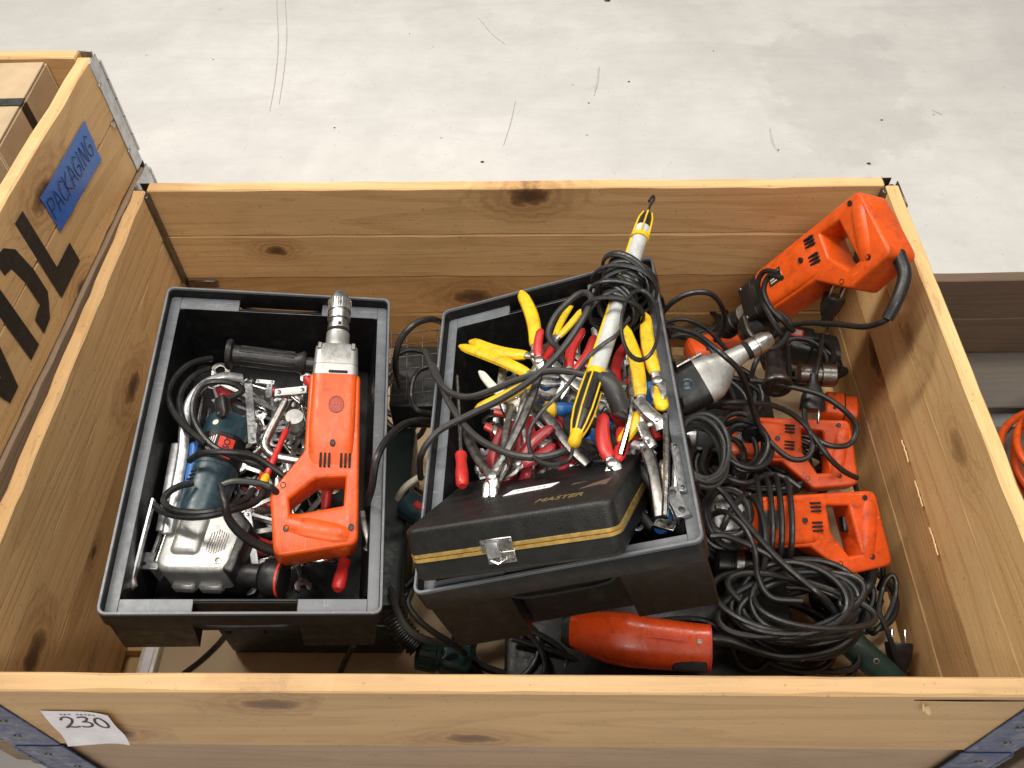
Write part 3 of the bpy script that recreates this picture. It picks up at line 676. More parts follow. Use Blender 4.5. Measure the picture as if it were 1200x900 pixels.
# B: drill leaning out of the back right corner
X = pose(P(908, 345, -.13), P(1038, 264, .06), (.126, 0, 0), (.328, -.011, 0), V((-.28, -.02, .6)) + TOCAM * .55)
print('drill B scale', X.to_scale())
dB = thing('power_drill', X, 'orange drill leaning up the back right corner, handle on the rim', 'power drill', 'orange power drills')
drill_parts(dB, 'orange', gear='black', chuckmat='black')
G().box((.162, .004, .0312), (.026, .021, .0012), .0004).build('nameplate', 'steel_dark', dB)
pl = G()
for k in (-.006, -.002, .003, .006): pl.box((.162, .004 + k, .032), (.018, .0018, .0005))
pl.build('nameplate_print', 'white', dB)
G().box((.19, -.0328, .004), (.06, .0012, .030), .0004).build('worn_label', 'red_patch', dB)
G().lathe([(.106, .034), (.118, .036), (.1255, .0345)], 24).build('rubber_collar', 'black', dB)
zc = [(1052, 297, .05), (1060, 322, .045), (1052, 350, .03), (1040, 374, .01)]
sl = cable_pts(zc); iv = X.inverted(); kB = X.to_scale().x
G().sweep([iv @ p for p in sl], [.0098 / kB - .002 / kB * i / len(sl) for i in range(len(sl))], n=12).build('cord_sleeve', 'black', dB)
cordM(cable_pts([(1040, 374, .01), (1030, 379, .0), (1010, 383, -.02), (980, 380, -.05), (940, 379, -.09), (915, 388, -.12), (900, 402, -.14), (886, 424, -.15), (880, 442, -.17)]), dB)
cordM(cable_pts([(912, 320, -.02), (896, 318, -.04), (888, 332, -.06), (893, 352, -.08), (903, 372, -.09), (914, 390, -.1), (922, 408, -.13), (925, 440, -.17)]), dB)
cordM(cable_pts([(916, 326, -.02), (902, 323, -.035), (895, 340, -.055), (903, 360, -.07), (918, 376, -.08), (930, 388, -.1)]), dB)

# C, D: two drills lying in the pile, handles towards the right wall
X = pose(P(946, 607, -.23), P(1022, 619, -.25), (.231, .006, 0), (.328, -.011, 0), TOCAM * .8 + V((0, 0, .4)))
print('drill D scale', X.to_scale())
dD = thing('power_drill', X, 'orange drill low in the pile with cables wrapped over its barrel', 'power drill', 'orange power drills')
drill_parts(dD, 'orange_worn')
X = pose(P(922, 516, -.26), P(994, 533, -.26), (.231, .006, 0), (.328, -.011, 0), TOCAM * .8 + V((0, 0, .4)))
print('drill C scale', X.to_scale())
dC = thing('power_drill', X, 'orange drill behind the cable wrapped drill, half hidden under cords', 'power drill', 'orange power drills')
drill_parts(dC, 'orange_worn', gear='black', chuckmat='black')
# cords of D wrapped round its barrel
for d_ in (dC, dD):
    G().box((.165, .004, .0312), (.034, .026, .0012), .0004).build('nameplate', 'steel_dark', d_)
for k, (x0, b) in enumerate(((884, 0), (897, 4), (908, 1), (920, 6))):
    cordM(cable_pts([(x0 - 8, 566, -.24), (x0, 556 + b, -.2), (x0 + 5, 575, -.185), (x0 + 8, 605, -.18), (x0 + 8, 635, -.185), (x0 + 4, 662, -.22), (x0 - 3, 672, -.26)]), dD)
sl = cable_pts([(1022, 664, -.26), (1018, 684, -.28), (1004, 700, -.29), (990, 710, -.3)]); iv = dD.matrix_basis.inverted(); kD = dD.matrix_basis.to_scale().x
G().sweep([iv @ p for p in sl], .0085 / kD, n=12).build('cord_sleeve', 'black', dD)
cordM(cable_pts([(1000, 560, -.28), (1006, 580, -.27), (1020, 610, -.27), (1032, 645, -.28), (1035, 675, -.3), (1030, 690, -.33)]), dC)

# silver drill with grey body beside the tilted bin
X = pose(P(892, 402, -.06), P(800, 452, -.1), (0, 0, 0), (.16, 0, 0), TOCAM + V((-.1, 0, .3)), 1.0)
dS = thing('power_drill', X, 'grey drill with polished metal gear head and silver chuck, no orange on it', 'power drill')
G().lathe([(0, .007), (.001, .0095), (.006, .0115), (.010, .0140), (.024, .0150), (.025, .0135), (.027, .0135), (.028, .0148), (.036, .0148), (.037, .012), (.044, .012)], 32).build('chuck', 'steel', dS)
G().lathe([(.036, .0128), (.040, .0140), (.043, .0128)], 24).build('chuck_ring', 'recess_shade', dS)
G().loft([(.042, 0, 0, .012, .012, 2), (.05, 0, 0, .0135, .0135, 2), (.07, .002, 0, .0165, .016, 3), (.085, .006, 0, .026, .022, 3), (.10, .008, 0, .033, .027, 4), (.118, .008, 0, .035, .029, 4)], 28).build('gear_housing', 'alu', dS)
G().loft([(.1182, .008, 0, .034, .028, 4), (.14, .008, 0, .034, .028, 4), (.2, .006, 0, .032, .027, 4), (.21, .006, 0, .028, .023, 4)], 28).build('motor_housing', 'bin_grey', dS)
G().lathe([(0, .009), (.001, .009), (.0015, .007), (.0005, .005)], 18, Matrix.Translation((.14, .004, .0275)), 'Z').build('speed_dial', 'teal', dS)
G().box((.125, -.026, .012), (.05, .004, .024), .001).build('metal_strip', 'chrome', dS)
cordM(cable_pts([(788, 384, -.06), (816, 392, -.04), (838, 408, -.03), (850, 418, -.03), (866, 434, -.05), (876, 458, -.1), (882, 480, -.14), (892, 504, -.17), (908, 524, -.18), (928, 538, -.185), (946, 536, -.185), (953, 520, -.18), (948, 504, -.18), (932, 488, -.17), (908, 476, -.15), (880, 472, -.13), (852, 472, -.13), (828, 478, -.15)]), dS)
# grey cable coil hooked between the tilted bin and the pile
def coil(name, label, cx, cy, z, rx, ry, turns, tilt, r=.0042, mat='rubber', cat='cable', jit=.12, dz=.005, ph=0., axis=None, group=None):
    """a hand-wound coil: every turn has its own size, centre, twist and tilt"""
    pts = []; per = 18; n = int(turns * per); c = P(cx, cy, z); rs = random.Random(int(cx * 7 + cy)); m = int(turns) + 3
    u = axis[0] if axis else V((1, 0, 0)); w = axis[1] if axis else V((0, 1, 0)); nn = u.cross(w).normalized()
    pr = [[rs.uniform(1 - 1.5 * jit, 1 + .7 * jit), rs.uniform(1 - 1.5 * jit, 1 + .7 * jit), rs.uniform(-jit, jit) * .8, rs.uniform(-jit, jit) * .8, rs.uniform(-jit, jit) * 1.6, rs.uniform(-1, 1) * tilt, rs.uniform(-1, 1) * tilt, rs.uniform(0, 1)] for _ in range(m)]
    for i in range(n + 1):
        a = i / per * math.tau + ph; k = i // per; f = i / per - k; f = f * f * (3 - 2 * f)
        q = [pr[k][j] * (1 - f) + pr[k + 1][j] * f for j in range(8)]
        x = rx * q[0] * math.cos(a) + q[2] * rx; y = ry * q[1] * math.sin(a) + q[3] * ry; ca, sa = math.cos(q[4]), math.sin(q[4])
        h = q[7] * dz * 2.4 + dz * i / per * .55 + q[5] * math.cos(a) + q[6] * math.sin(a)
        pts.append(c + u * (x * ca - y * sa) + w * (x * sa + y * ca) + nn * h)
    o = cord(name, smooth(pts, 2), r, mat=mat); return tag(o, label, cat, group)
coil('cable_coil', 'grey cable coil squeezed between the tilted bin and the silver drill', 818, 538, -.15, .034, .05, 8, .01, .0036, 'rubber_grey', dz=.006)

# big heap of coiled black cable at the front right
coil('cable_coil', 'large heap of coiled black cable beside the front wall', 924, 718, -.28, .095, .056, 11.5, .012, .0046, dz=.006, jit=.17)
coil('cable_coil', 'loose loops of black cable lying on top of the large cable heap', 928, 712, -.225, .088, .048, 8.3, .014, .0044, dz=.005, jit=.2, ph=2)
o = cord('cable_tie', smooth([P(988, 690, -.22), P(984, 706, -.19), P(990, 720, -.21), P(1004, 728, -.25)], 5), .0026); tag(o, 'thin black cable tie binding the large cable heap', 'cable tie')
o = cord('loose_cable', cable_pts([(832, 628, -.16), (850, 628, -.16), (880, 640, -.17), (910, 656, -.175), (935, 676, -.18), (956, 692, -.185), (975, 712, -.2), (984, 735, -.23)]), .0046); tag(o, 'black cable running from the tilted bin corner down to the cable heap', 'cable')
o = cord('loose_cable', cable_pts([(836, 566, -.16), (850, 580, -.165), (866, 602, -.165), (887, 628, -.165), (912, 655, -.17), (938, 678, -.175), (962, 698, -.18), (982, 722, -.22)]), .0046); tag(o, 'longer black cable crossing the barrel of the low drill', 'cable')
o = cord('loose_cable', cable_pts([(880, 446, -.15), (900, 448, -.14), (930, 454, -.14), (960, 462, -.14), (986, 478, -.145), (1002, 496, -.16), (1002, 512, -.17), (992, 522, -.175), (972, 522, -.175), (954, 512, -.18), (944, 496, -.18), (943, 478, -.17), (944, 465, -.165)]), .0042); tag(o, 'black cable looped above the handle of the half hidden drill', 'cable')
o = cord('loose_cable', cable_pts([(954, 512, -.172), (964, 526, -.175), (975, 540, -.185), (990, 553, -.2), (1004, 560, -.22)]), .0042); tag(o, 'short black cable end across the grip of the half hidden drill', 'cable')

# black side handles and machine pieces in the pile
def lathe_thing(name, label, cat, pA, pB, prof, mat, extra=None, group=None, n=24):
    L = prof[-1][0]; X = axisM(pA, pB); t = thing(name, X, label, cat, group)
    G().lathe(prof, n).build('body', mat, t)
    if extra:
        for nm, pr, mt in extra: G().lathe(pr, n).build(nm, mt, t)
    return t
hprof = [(0, .008), (.004, .012), (.01, .0125), (.05, .0155), (.07, .018), (.072, .021), (.076, .022), (.08, .021), (.0805, .013), (.07, .012)]
lathe_thing('side_handle', 'black tapered side handle standing among the tangled cords', 'handle', P(906, 410, -.15), P(913, 474, -.14), hprof, 'black', [('end_ring', [(.0715, .0222), (.076, .0228), (.0785, .022)], 'steel_dark')])
lathe_thing('side_handle', 'short black side handle lying over the half hidden drill barrel', 'handle', P(878, 474, -.2), P(886, 524, -.19), [(0, .007), (.004, .011), (.045, .0125), (.055, .0135), (.057, .0175), (.061, .018), (.064, .017), (.0645, .009)], 'black', [('end_ring', [(.0575, .0178), (.061, .0184), (.063, .0176)], 'bin_grey')])
lathe_thing('machine_spindle', 'grey knurled spindle housing in the shadow by the right wall', 'spindle', P(934, 438, -.22), P(990, 441, -.22), [(0, .012), (.003, .016), (.016, .016), (.0165, .018), (.03, .018), (.031, .0145), (.036, .0145), (.037, .019), (.058, .019), (.062, .0155)], 'steel_dark', [('knurled_ring', [(.018, .0188), (.029, .0188)], 'bin_grey')])
lathe_thing('gear_head', 'silver gear head poking out from behind the tilted bin corner', 'gear head', P(838, 596, -.235), P(872, 588, -.235), [(0, .014), (.003, .022), (.012, .0235), (.013, .0215), (.016, .0215), (.017, .024), (.034, .024), (.04, .017)], 'alu')
lathe_thing('machine_motor', 'round black motor end behind the coiled cables', 'motor', P(838, 660, -.27), P(884, 668, -.27), [(0, .012), (.004, .022), (.02, .024), (.021, .022), (.024, .022), (.025, .024), (.06, .025)], 'black', [('metal_band', [(.028, .0252), (.038, .0252)], 'steel')])
t = thing('angle_grinder', axisM(P(868, 640, -.3), P(985, 668, -.3)), 'grey machine with metal flange buried under the cable heap', 'grinder')
G().loft([(0, 0, 0, .018, .018, 3), (.004, 0, 0, .026, .022, 3), (.04, 0, 0, .028, .024, 3), (.045, 0, 0, .022, .02, 3), (.11, 0, 0, .024, .022, 3), (.125, 0, 0, .018, .016, 3)], 24).build('housing', 'bin_grey', t)
G().loft([(.012, 0, .0, .0275, .0245, 3), (.03, 0, .0, .0285, .0252, 3)], 24).build('flange', 'alu', t)
# half hidden machines at the back of the pile, orange under the silver drill
for k, (x, y, z, x2, y2, lb) in enumerate(((806, 416, -.3, 862, 404, 'orange machine housing under the chuck of the grey drill'), (868, 532, -.285, 905, 515, 'dark orange gear box half under the short black side handle'), (962, 478, -.28, 1000, 484, 'orange machine end under the black plug by the right wall'))):
    t = thing('machine_housing', axisM(P(x, y, z), P(x2, y2, z)), lb, 'machine')
    L = (P(x2, y2, z) - P(x, y, z)).length
    G().loft([(0, 0, 0, .018, .018, 4), (.005, 0, 0, .024, .024, 4), (L * .6, 0, 0, .026, .025, 4), (L * .62, 0, 0, .022, .021, 4), (L, 0, 0, .024, .022, 4), (L + .006, 0, 0, .015, .015, 4)], 24).build('body', 'orange_worn', t)
    G().loft([(L * .605, 0, 0, .0265, .0255, 4), (L * .64, 0, 0, .0265, .0255, 4)], 24).build('band', 'black', t)
    for q in (-1, 1): G().lathe([(.0, .003), (.0008, .003)], 8, Matrix.Translation((L * .3, q * .014, .0242)), 'Z').build('screw', 'steel_dark', t)
# grinder black body behind
t = thing('angle_grinder', axisM(P(915, 400, -.34), P(985, 415, -.34)), 'black angle grinder in the dark under the leaning drill', 'grinder')
G().loft([(0, 0, 0, .02, .02, 3), (.006, 0, 0, .03, .03, 3), (.05, 0, 0, .032, .03, 3), (.055, 0, 0, .026, .026, 3), (.13, 0, 0, .028, .027, 3), (.14, 0, 0, .02, .02, 3)], 24).build('housing', 'black', t)
G().box((.02, 0, .031), (.026, .018, .003), .001).build('red_badge', 'red_patch', t); G().box((.02, .0, .0328), (.02, .010, .0012), .0003).build('badge_plate', 'alu', t)
lathe_thing('rubber_boot', 'black rubber boot beside the leaning drill nose', 'boot', P(872, 398, -.2), P(905, 366, -.17), [(0, .012), (.006, .022), (.02, .03), (.032, .033), (.04, .026), (.05, .024)], 'black')

# power plugs
def plug(t, mat='black'):
    """euro plug: pins along +X from x = .036"""
    G().loft([(-.02, 0, 0, .005, .005, 2), (-.006, 0, 0, .0065, .0065, 2), (0, 0, 0, .011, .009, 3), (.014, 0, 0, .016, .0135, 3), (.030, 0, 0, .0175, .0165, 3), (.034, 0, 0, .0185, .0178, 2.5), (.036, 0, 0, .0175, .017, 2.5)], 24).build('plug_body', mat, t)
    for s_ in (-1, 1): G().lathe([(.035, .0024), (.054, .0024), (.0555, .0012)], 10, Matrix.Translation((0, s_ * .0095, 0))).build('pin', 'chrome', t)
a_ = P(1054, 788, -.35); t = thing('power_plug', pose(a_, P(1053, 742, -.33), (-.006, 0, 0), (.05, 0, 0), TOCAM, 1.0), 'black power plug with two pins upward beside the right wall', 'power plug', 'black power plugs'); plug(t)
cordM(cable_pts([(1054, 792, -.36), (1050, 778, -.33), (1044, 752, -.31), (1036, 730, -.3), (1030, 716, -.3), (1033, 695, -.3), (1038, 680, -.29), (1046, 674, -.285), (1050, 684, -.29), (1048, 702, -.3), (1040, 722, -.305), (1028, 738, -.31), (1022, 742, -.32), (1015, 735, -.33)]), t, .0038)
t = thing('power_plug', pose(P(953, 452, -.16), P(952, 478, -.175), (-.006, 0, 0), (.036, 0, 0), TOCAM, 1.0), 'black power plug lying on the orange machine end by the right wall', 'power plug', 'black power plugs'); plug(t)
cordM(cable_pts([(954, 447, -.155), (958, 430, -.15), (962, 410, -.15), (963, 392, -.16)]), t, .0036)
t = thing('power_plug', pose(P(968, 372, -.1), P(978, 348, -.07), (-.006, 0, 0), (.036, 0, 0), TOCAM, .9), 'black power plug with pins up below the leaning drill handle', 'power plug', 'black power plugs'); plug(t)

# dark green tool handle at the front right
X = pose(P(1000, 756, -.32), P(1040, 792, -.33), (0, 0, 0), (.07, 0, 0), TOCAM, 1.0)
t = thing('green_power_tool', X, 'dark green tool handle between the cable heap and the upright plug', 'power tool')
G().loft([(-.03, 0, 0, .02, .02, 3), (0, 0, 0, .02, .019, 3), (.06, 0, 0, .0195, .018, 3), (.09, 0, 0, .017, .016, 3), (.1, 0, 0, .01, .01, 3)], 24).build('handle', 'green', t)
G().lathe([(0, .004), (.001, .004), (.0012, .003), (.0002, .0028)], 10, Matrix.Translation((.038, .004, .0178)), 'Z').build('screw', 'steel', t)

# orange sander peeking out under the tilted bin
X = pose(P(668, 738, -.245), P(832, 750, -.245), (0, 0, 0), (.19, 0, 0), TOCAM * .6 + V((0, 0, .6)))
print('sander', X.to_scale())
t = thing('orange_sander', X, 'red orange power sander peeking out under the tilted bin', 'sander')
G().loft([(-.004, 0, 0, .012, .010, 3), (.0, .0, 0, .022, .016, 3), (.02, -.002, .002, .028, .022, 3), (.05, -.006, .008, .034, .030, 3), (.08, -.008, .008, .036, .031, 3), (.11, -.01, .004, .034, .028, 3), (.165, -.011, 0, .032, .026, 3), (.187, -.011, 0, .0315, .025, 3.5), (.190, -.011, 0, .027, .021, 3)], 32).build('housing', 'red_orange', t)
G().box((.160, -.036, .014), (.046, .014, .022), .003, 2).build('switch_recess', 'recess_shade', t)
G().loft([(.186, -.011, 0, .0322, .0257, 3.5), (.1885, -.011, 0, .0322, .0257, 3.5)], 32).build('end_rim', 'red_patch', t)
G().box((.105, -.003, .0335), (.10, .0016, .0016)).build('mould_seam', 'red_patch', t)
G().loft([(-.012, 0, -.004, .016, .012, 3), (-.002, 0, -.004, .0235, .0175, 3), (.006, 0, -.003, .0255, .0185, 3)], 24).build('nose', 'black', t)
G().lathe([(0, .0035), (.001, .0035), (.0012, .002)], 10, Matrix.Translation((.172, -.004, .0258)), 'Z').build('screw', 'steel_dark', t)
iv = X.inverted(); k = X.to_scale().x
sl = cable_pts([(834, 748, -.25), (852, 750, -.25), (872, 757, -.25), (898, 766, -.25)])
G().sweep([iv @ p for p in sl], [(.0105 - .004 * i / len(sl)) / k for i in range(len(sl))], n=12).build('cord_sleeve', 'black', t)
cordM(cable_pts([(896, 766, -.25), (920, 770, -.25), (950, 768, -.25), (980, 760, -.25), (1000, 744, -.25), (1010, 726, -.255), (1006, 706, -.26), (990, 694, -.26), (960, 690, -.25)]), t, .0048)
cordM(cable_pts([(856, 756, -.27), (866, 778, -.3), (885, 786, -.31), (899, 776, -.31)]), t, .004)
t = thing('machine_housing', axisM(P(862, 758, -.33), P(884, 782, -.33)), 'small orange tool nose below the sander cord by the front wall', 'machine'); G().loft([(0, 0, 0, .010, .010, 3), (.004, 0, 0, .014, .013, 3), (.03, 0, 0, .014, .013, 3), (.034, 0, 0, .009, .009, 3)], 20).build('body', 'orange_worn', t); G().lathe([(.012, .0146), (.018, .0146)], 20).build('band', 'black', t)

# cords that fill the bottom of the pile
for lb, x, y, z, rx, ry, tn, mt in (('black cord tangle under the chuck of the grey drill', 838, 470, -.3, .07, .055, 6, 'rubber'), ('black cord tangle between the two low drills', 878, 560, -.33, .075, .06, 7, 'rubber'),
        ('dusty cord tangle below the barrel of the cable wrapped drill', 868, 640, -.33, .07, .06, 7, 'rubber_grey'), ('black cord tangle under the large cable heap', 900, 745, -.355, .10, .05, 8, 'rubber'),
        ('black cord tangle in the dark below the leaning drill', 935, 430, -.34, .07, .055, 6, 'rubber'), ('black cord tangle in the corner behind the tilted bin', 812, 385, -.33, .07, .05, 6, 'rubber'),
        ('black cord tangle below the sander', 720, 790, -.365, .12, .045, 7, 'rubber'), ('black cord tangle below the front of the tilted bin', 590, 775, -.35, .07, .05, 6, 'rubber'),
        ('dusty cord tangle under the half hidden drill', 930, 545, -.34, .06, .05, 6, 'rubber'), ('black cord tangle beside the gear head', 845, 560, -.28, .045, .05, 6, 'rubber'), ('black cord tangle under the upright plug cord', 985, 705, -.36, .05, .05, 5, 'rubber')):
    coil('cable_coil', lb, x, y, z, rx, ry, tn, .014, .0046, mt, jit=.32, dz=.008)

for lb, pts in (('black cable draped over the gear head of the cable wrapped drill', [(838, 640, -.2), (850, 612, -.17), (862, 590, -.17), (878, 580, -.18), (892, 600, -.17), (898, 640, -.17), (890, 680, -.2), (870, 700, -.22)]),
                ('second black cable beside the gear head running to the heap', [(830, 606, -.2), (848, 600, -.17), (870, 616, -.165), (884, 644, -.17), (888, 676, -.19), (904, 700, -.2), (940, 704, -.2)]),
                ('black cable loop over the barrel of the half hidden drill', [(846, 500, -.2), (866, 492, -.18), (890, 500, -.175), (900, 522, -.175), (888, 545, -.19), (862, 556, -.21)]),
                ('thick black cable from the tilted bin side to the low drill', [(836, 548, -.2), (852, 560, -.19), (876, 566, -.19), (900, 556, -.2), (920, 560, -.2), (938, 572, -.2)]),
                ('black cable between leaning drill and grey drill chuck', [(872, 372, -.1), (880, 392, -.1), (900, 408, -.1), (918, 400, -.1), (926, 380, -.1), (912, 366, -.1)])):
    o = cord('loose_cable', cable_pts(pts), .0044); tag(o, lb, 'cable')

for lb, x, y, z, rx, ry, tn in (('black cord coil thrown over the barrel of the half hidden drill', 872, 525, -.2, .035, .045, 4), ('black cord coil against the tilted bin beside the low drill', 850, 610, -.2, .03, .05, 4)):
    coil('cable_coil', lb, x, y, z, rx, ry, tn, .012, .0042, 'rubber', jit=.25, dz=.006)

# ================================================================ LEFT BIN: JIGSAW AND LOOSE TOOLS
X = pose(P(271, 494, -.07, BIN1), P(232, 606, -.062, BIN1), (0, 0, 0), (.132, 0, 0), TOCAM * .8 + V((-.1, 0, .4)))
print('jigsaw', X.to_scale())
js = thing('jigsaw', X, 'teal jigsaw with silver gear case and round black knob in the bin', 'jigsaw')
G().lathe([(0, .012), (.001, .021), (.004, .0265), (.008, .028), (.075, .0275), (.0755, .0268), (.0775, .0268), (.078, .0275), (.128, .0255), (.136, .0245)], 40).build('motor_housing', 'teal', js)
G().lathe([(.034, .02855), (.034, .02870), (.070, .02860), (.070, .02845)], 40).build('label_band', 'bin_grey', js)
lb = G()
for k in range(5):
    a = R(-48 + 7 * k); lb.box((.054, 0, .0287), (.026, .0036, .0006), 0, 1, Matrix.Rotation(a, 4, 'X'))
lb.build('brand_label', 'red_label', js)
G().text('BOSCH', .0105, Matrix.Rotation(R(-34), 4, 'X') @ Matrix.Translation((.054, 0, .0294)) @ Matrix.Rotation(R(0), 4, 'Z'), .0003).build('brand_lettering', 'ink', js)
pr = G()
for k in range(4): pr.box((.052, 0, .0288), (.024 - k * .003, .0012, .0004), 0, 1, Matrix.Rotation(R(-8 + 5 * k), 4, 'X'))
pr.build('printed_data', 'white', js)
for k in range(3): G().box((.088 + k * .005, 0, .0272), (.0022, .010, .001), 0, 1, Matrix.Rotation(R(24), 4, 'X')).build('rating_mark', 'bin_grey', js)
G().lathe([(0, .0036), (.0008, .0036), (.0009, .001)], 14, Matrix.Rotation(R(6), 4, 'X') @ Matrix.Translation((.022, 0, .0278)), 'Z').build('seal_dot', 'white', js)
HT = Matrix.Translation((-.004, .018, -.010))
# gear case
gc = G().prism(rnd([(.140, -.038), (.140, .020), (.154, .036), (.200, .033), (.202, -.036)], [.010, .006, .006, .010, .012]), -.022, .022, (), .006, 4).build('gear_case', 'alu', js, HT)
G().box((.165, -.013, .022), (.046, .032, .009), .006, 3).build('case_boss', 'alu', gc)
for k in range(8): G().box((.172, .010 + k * .0027, .0222), (.030 - abs(k - 3) * .003, .0012, .0016)).build('vent_slot', 'steel_dark', gc)
G().lathe([(0, .0042), (.0012, .0042), (.0013, .0025), (.0002, .0024)], 12, Matrix.Translation((.194, .026, .0218)), 'Z').build('screw', 'steel_dark', gc)
G().prism(rnd([(.142, .0215), (.155, .0375), (.201, .0345), (.204, .042), (.150, .047), (.128, .024)], .004), -.022, .021, (), .003, 2).build('front_guard', 'black', js, HT)
kx = Matrix.Translation((.196, .044, -.004)) @ Matrix.Rotation(R(86), 4, 'Z')
G().lathe([(0, .012), (.022, .013), (.023, .015), (.024, .0115), (.026, .0115), (.027, .0185), (.030, .0205), (.044, .0205), (.048, .0185), (.050, .010)], 28, kx).build('knob', 'black', js, HT)
G().lathe([(.0445, .0207), (.0465, .0199)], 28, kx).build('knob_ring', 'red_label', js, HT)
# foot plate and guide rods on its left side
G().box((.160, -.054, -.006), (.075, .004, .036), .001).build('foot_plate', 'galv', js, HT)
G().sweep([(.128, -.044, .014), (.194, -.044, .012)], .0048, n=12).build('guide_rod', 'chrome', js, HT)
G().box((.192, -.052, .012), (.020, .022, .003), .0008).build('plate_lug', 'galv', js, HT)
G().lathe([(0, .0022), (.0006, .0022)], 8, Matrix.Translation((.196, -.057, .0135)), 'Z').build('lug_hole', 'recess_shade', js, HT)
for s_ in (-.018, .012): G().box((.207, s_, -.012), (.012, .026, .014), .003).build('foot_block', 'alu', js, HT)
# its cord
B1 = BIN1 @ Matrix.Translation((0, 0, -.028))
cordM(cable_pts([(272, 488, -.02), (268, 470, -.01), (284, 458, .0), (274, 450, .002), (258, 447, .002), (240, 450, .002), (229, 464, .0), (226, 484, .0), (232, 502, .005), (246, 520, .01), (262, 530, .012), (286, 539, .012), (306, 547, .005), (322, 560, -.01)], B1), js)
cordM(cable_pts([(248, 420, -.03), (232, 423, -.02), (216, 431, -.012), (202, 447, -.008), (197, 464, -.006), (203, 482, -.004), (214, 497, .0), (226, 508, .004), (242, 520, .01)], B1), js)
cordM(cable_pts([(246, 432, -.03), (228, 440, -.02), (214, 456, -.015), (210, 476, -.012), (216, 496, -.008), (228, 512, -.008)], B1), js)
cordM(cable_pts([(222, 540, .0), (232, 533, .014), (246, 530, .024), (270, 530, .026), (296, 534, .018), (316, 546, .008), (336, 560, .0), (350, 566, -.01)], B1), js)
cordM(cable_pts([(226, 566, .0), (210, 570, .005), (198, 577, .008), (192, 586, .01), (198, 595, .012), (214, 600, .022), (238, 601, .028), (264, 596, .022), (288, 585, .01), (297, 574, .0)], B1), js)
cordM(cable_pts([(180, 591, -.005), (188, 598, .0), (200, 603, .008), (222, 606, .022), (247, 604, .026), (275, 597, .018), (296, 590, .006), (307, 580, .0), (312, 566, -.01)], B1), js)
X = pose(P(270, 474, -.005, B1), P(262, 456, .0, B1), (0, 0, 0), (.03, 0, 0), TOCAM)
t = thing('flat_plug', pose(P(262, 492, .012, B1), P(258, 462, .012, B1), (0, 0, 0), (.033, 0, 0), TOCAM + V((-.3, 0, 0)), 1.0), 'flat black plug lying above the teal jigsaw motor', 'plug')
G().loft([(0, 0, 0, .004, .0035, 3), (.004, 0, 0, .0075, .005, 4), (.028, 0, 0, .0085, .0055, 4), (.031, 0, 0, .007, .004, 4)], 20).build('plug_body', 'black', t); G().lathe([(0, .002), (.0008, .002)], 8, Matrix.Translation((.006, .002, .005)), 'Z').build('screw', 'steel', t)

def bar(name, label, cat, pts, ra, rb, mat, up=None, part='bar', group=None, n=8, parent=None):
    c = pts[0]; t = thing(name, c, label, cat, group)
    G().sweep([p - c for p in pts], ra, rb, n=n, up=up).build(part, mat, t); return t
N1 = BIN1.to_3x3() @ V((0, 0, 1))
def b1(*l, k=6): return smooth([P(x, y, h, B1) for x, y, h in l], k)
# hacksaw: flat silver bow
hs = thing('hacksaw', P(205, 520, -.04, B1), 'silver hacksaw bow along the inside of the drill bin', 'hacksaw'); c = hs.location.copy()
q = b1((284, 443, -.03), (262, 441, -.02), (240, 450, -.018), (224, 468, -.018), (217, 492, -.018), (214, 530, -.02), (207, 570, -.02), (196, 625, -.02))
G().sweep([p - c for p in q], .0068, .0032, n=12, up=N1).build('bow', 'galv', hs)
q = b1((190, 622, -.03), (199, 570, -.03), (208, 520, -.032)); G().sweep([p - c for p in q], .0072, .0018, n=6, up=N1).build('blade', 'galv', hs)
# slide-out rail at the left wall
t = thing('steel_bracket', P(152, 690, -.03, B1), 'thin steel bracket standing against the left inner wall of the drill bin', 'bracket'); c = t.location.copy()
q = [P(154, 688, -.02, B1), P(166, 640, -.012, B1), P(180, 586, -.006, B1)]; G().sweep([p - c for p in q], .0024, .007, n=6, up=N1).build('rail', 'galv', t)
q = [P(150, 692, -.02, B1), P(157, 686, -.016, B1), P(155, 678, -.016, B1)]; G().sweep([p - c for p in q], .004, .002, n=6, up=N1).build('hook', 'steel', t)
# flat bars and links
def flat(label, a, b_, w, th, mat='galv', holes=2, name='flat_bar', cat='metal bar', group=None):
    X = axisM(a, b_, N1); L = (b_ - a).length; t = thing(name, X, label, cat, group)
    G().box((L / 2, 0, 0), (L, w, th), .0006).build('plate', mat, t)
    for k in range(holes): G().lathe([(th / 2 - .0002, w * .24), (th / 2 + .001, w * .24), (th / 2 + .0013, w * .12)], 10, Matrix.Translation((w * .5 + k * (L - w), 0, 0)), 'Z').build('rivet', 'steel_dark', t)
    return t
flat('upright flat steel bar between the jigsaw and the bent tube', P(291, 446, -.03, B1), P(296, 520, -.012, B1), .0105, .003)
flat('short flat link with a slot under the black side handle', P(300, 447, -.025, B1), P(322, 449, -.02, B1), .007, .003)
flat('stubby slotted link hanging from the short flat link', P(316, 450, -.02, B1), P(315, 466, -.02, B1), .008, .003, holes=1)
flat('stamped steel link pointing at the drill gear head', P(322, 461, -.02, B1), P(360, 457, -.012, B1), .0125, .004, 'steel')
flat('long flat bar below the jigsaw beside the bin front', P(290, 600, -.03, B1), P(300, 668, -.03, B1), .009, .003, 'galv')
# bent tube key
q = b1((334, 470, .0), (324, 490, .0), (313, 512, .0), (311, 524, .0), (318, 533, .0), (332, 537, .0), (362, 542, -.002)); t = bar('bent_tube', 'bent silver tube wrench next to the drill barrel', 'tube wrench', q, .0058, .0058, 'steel', part='tube', n=14)
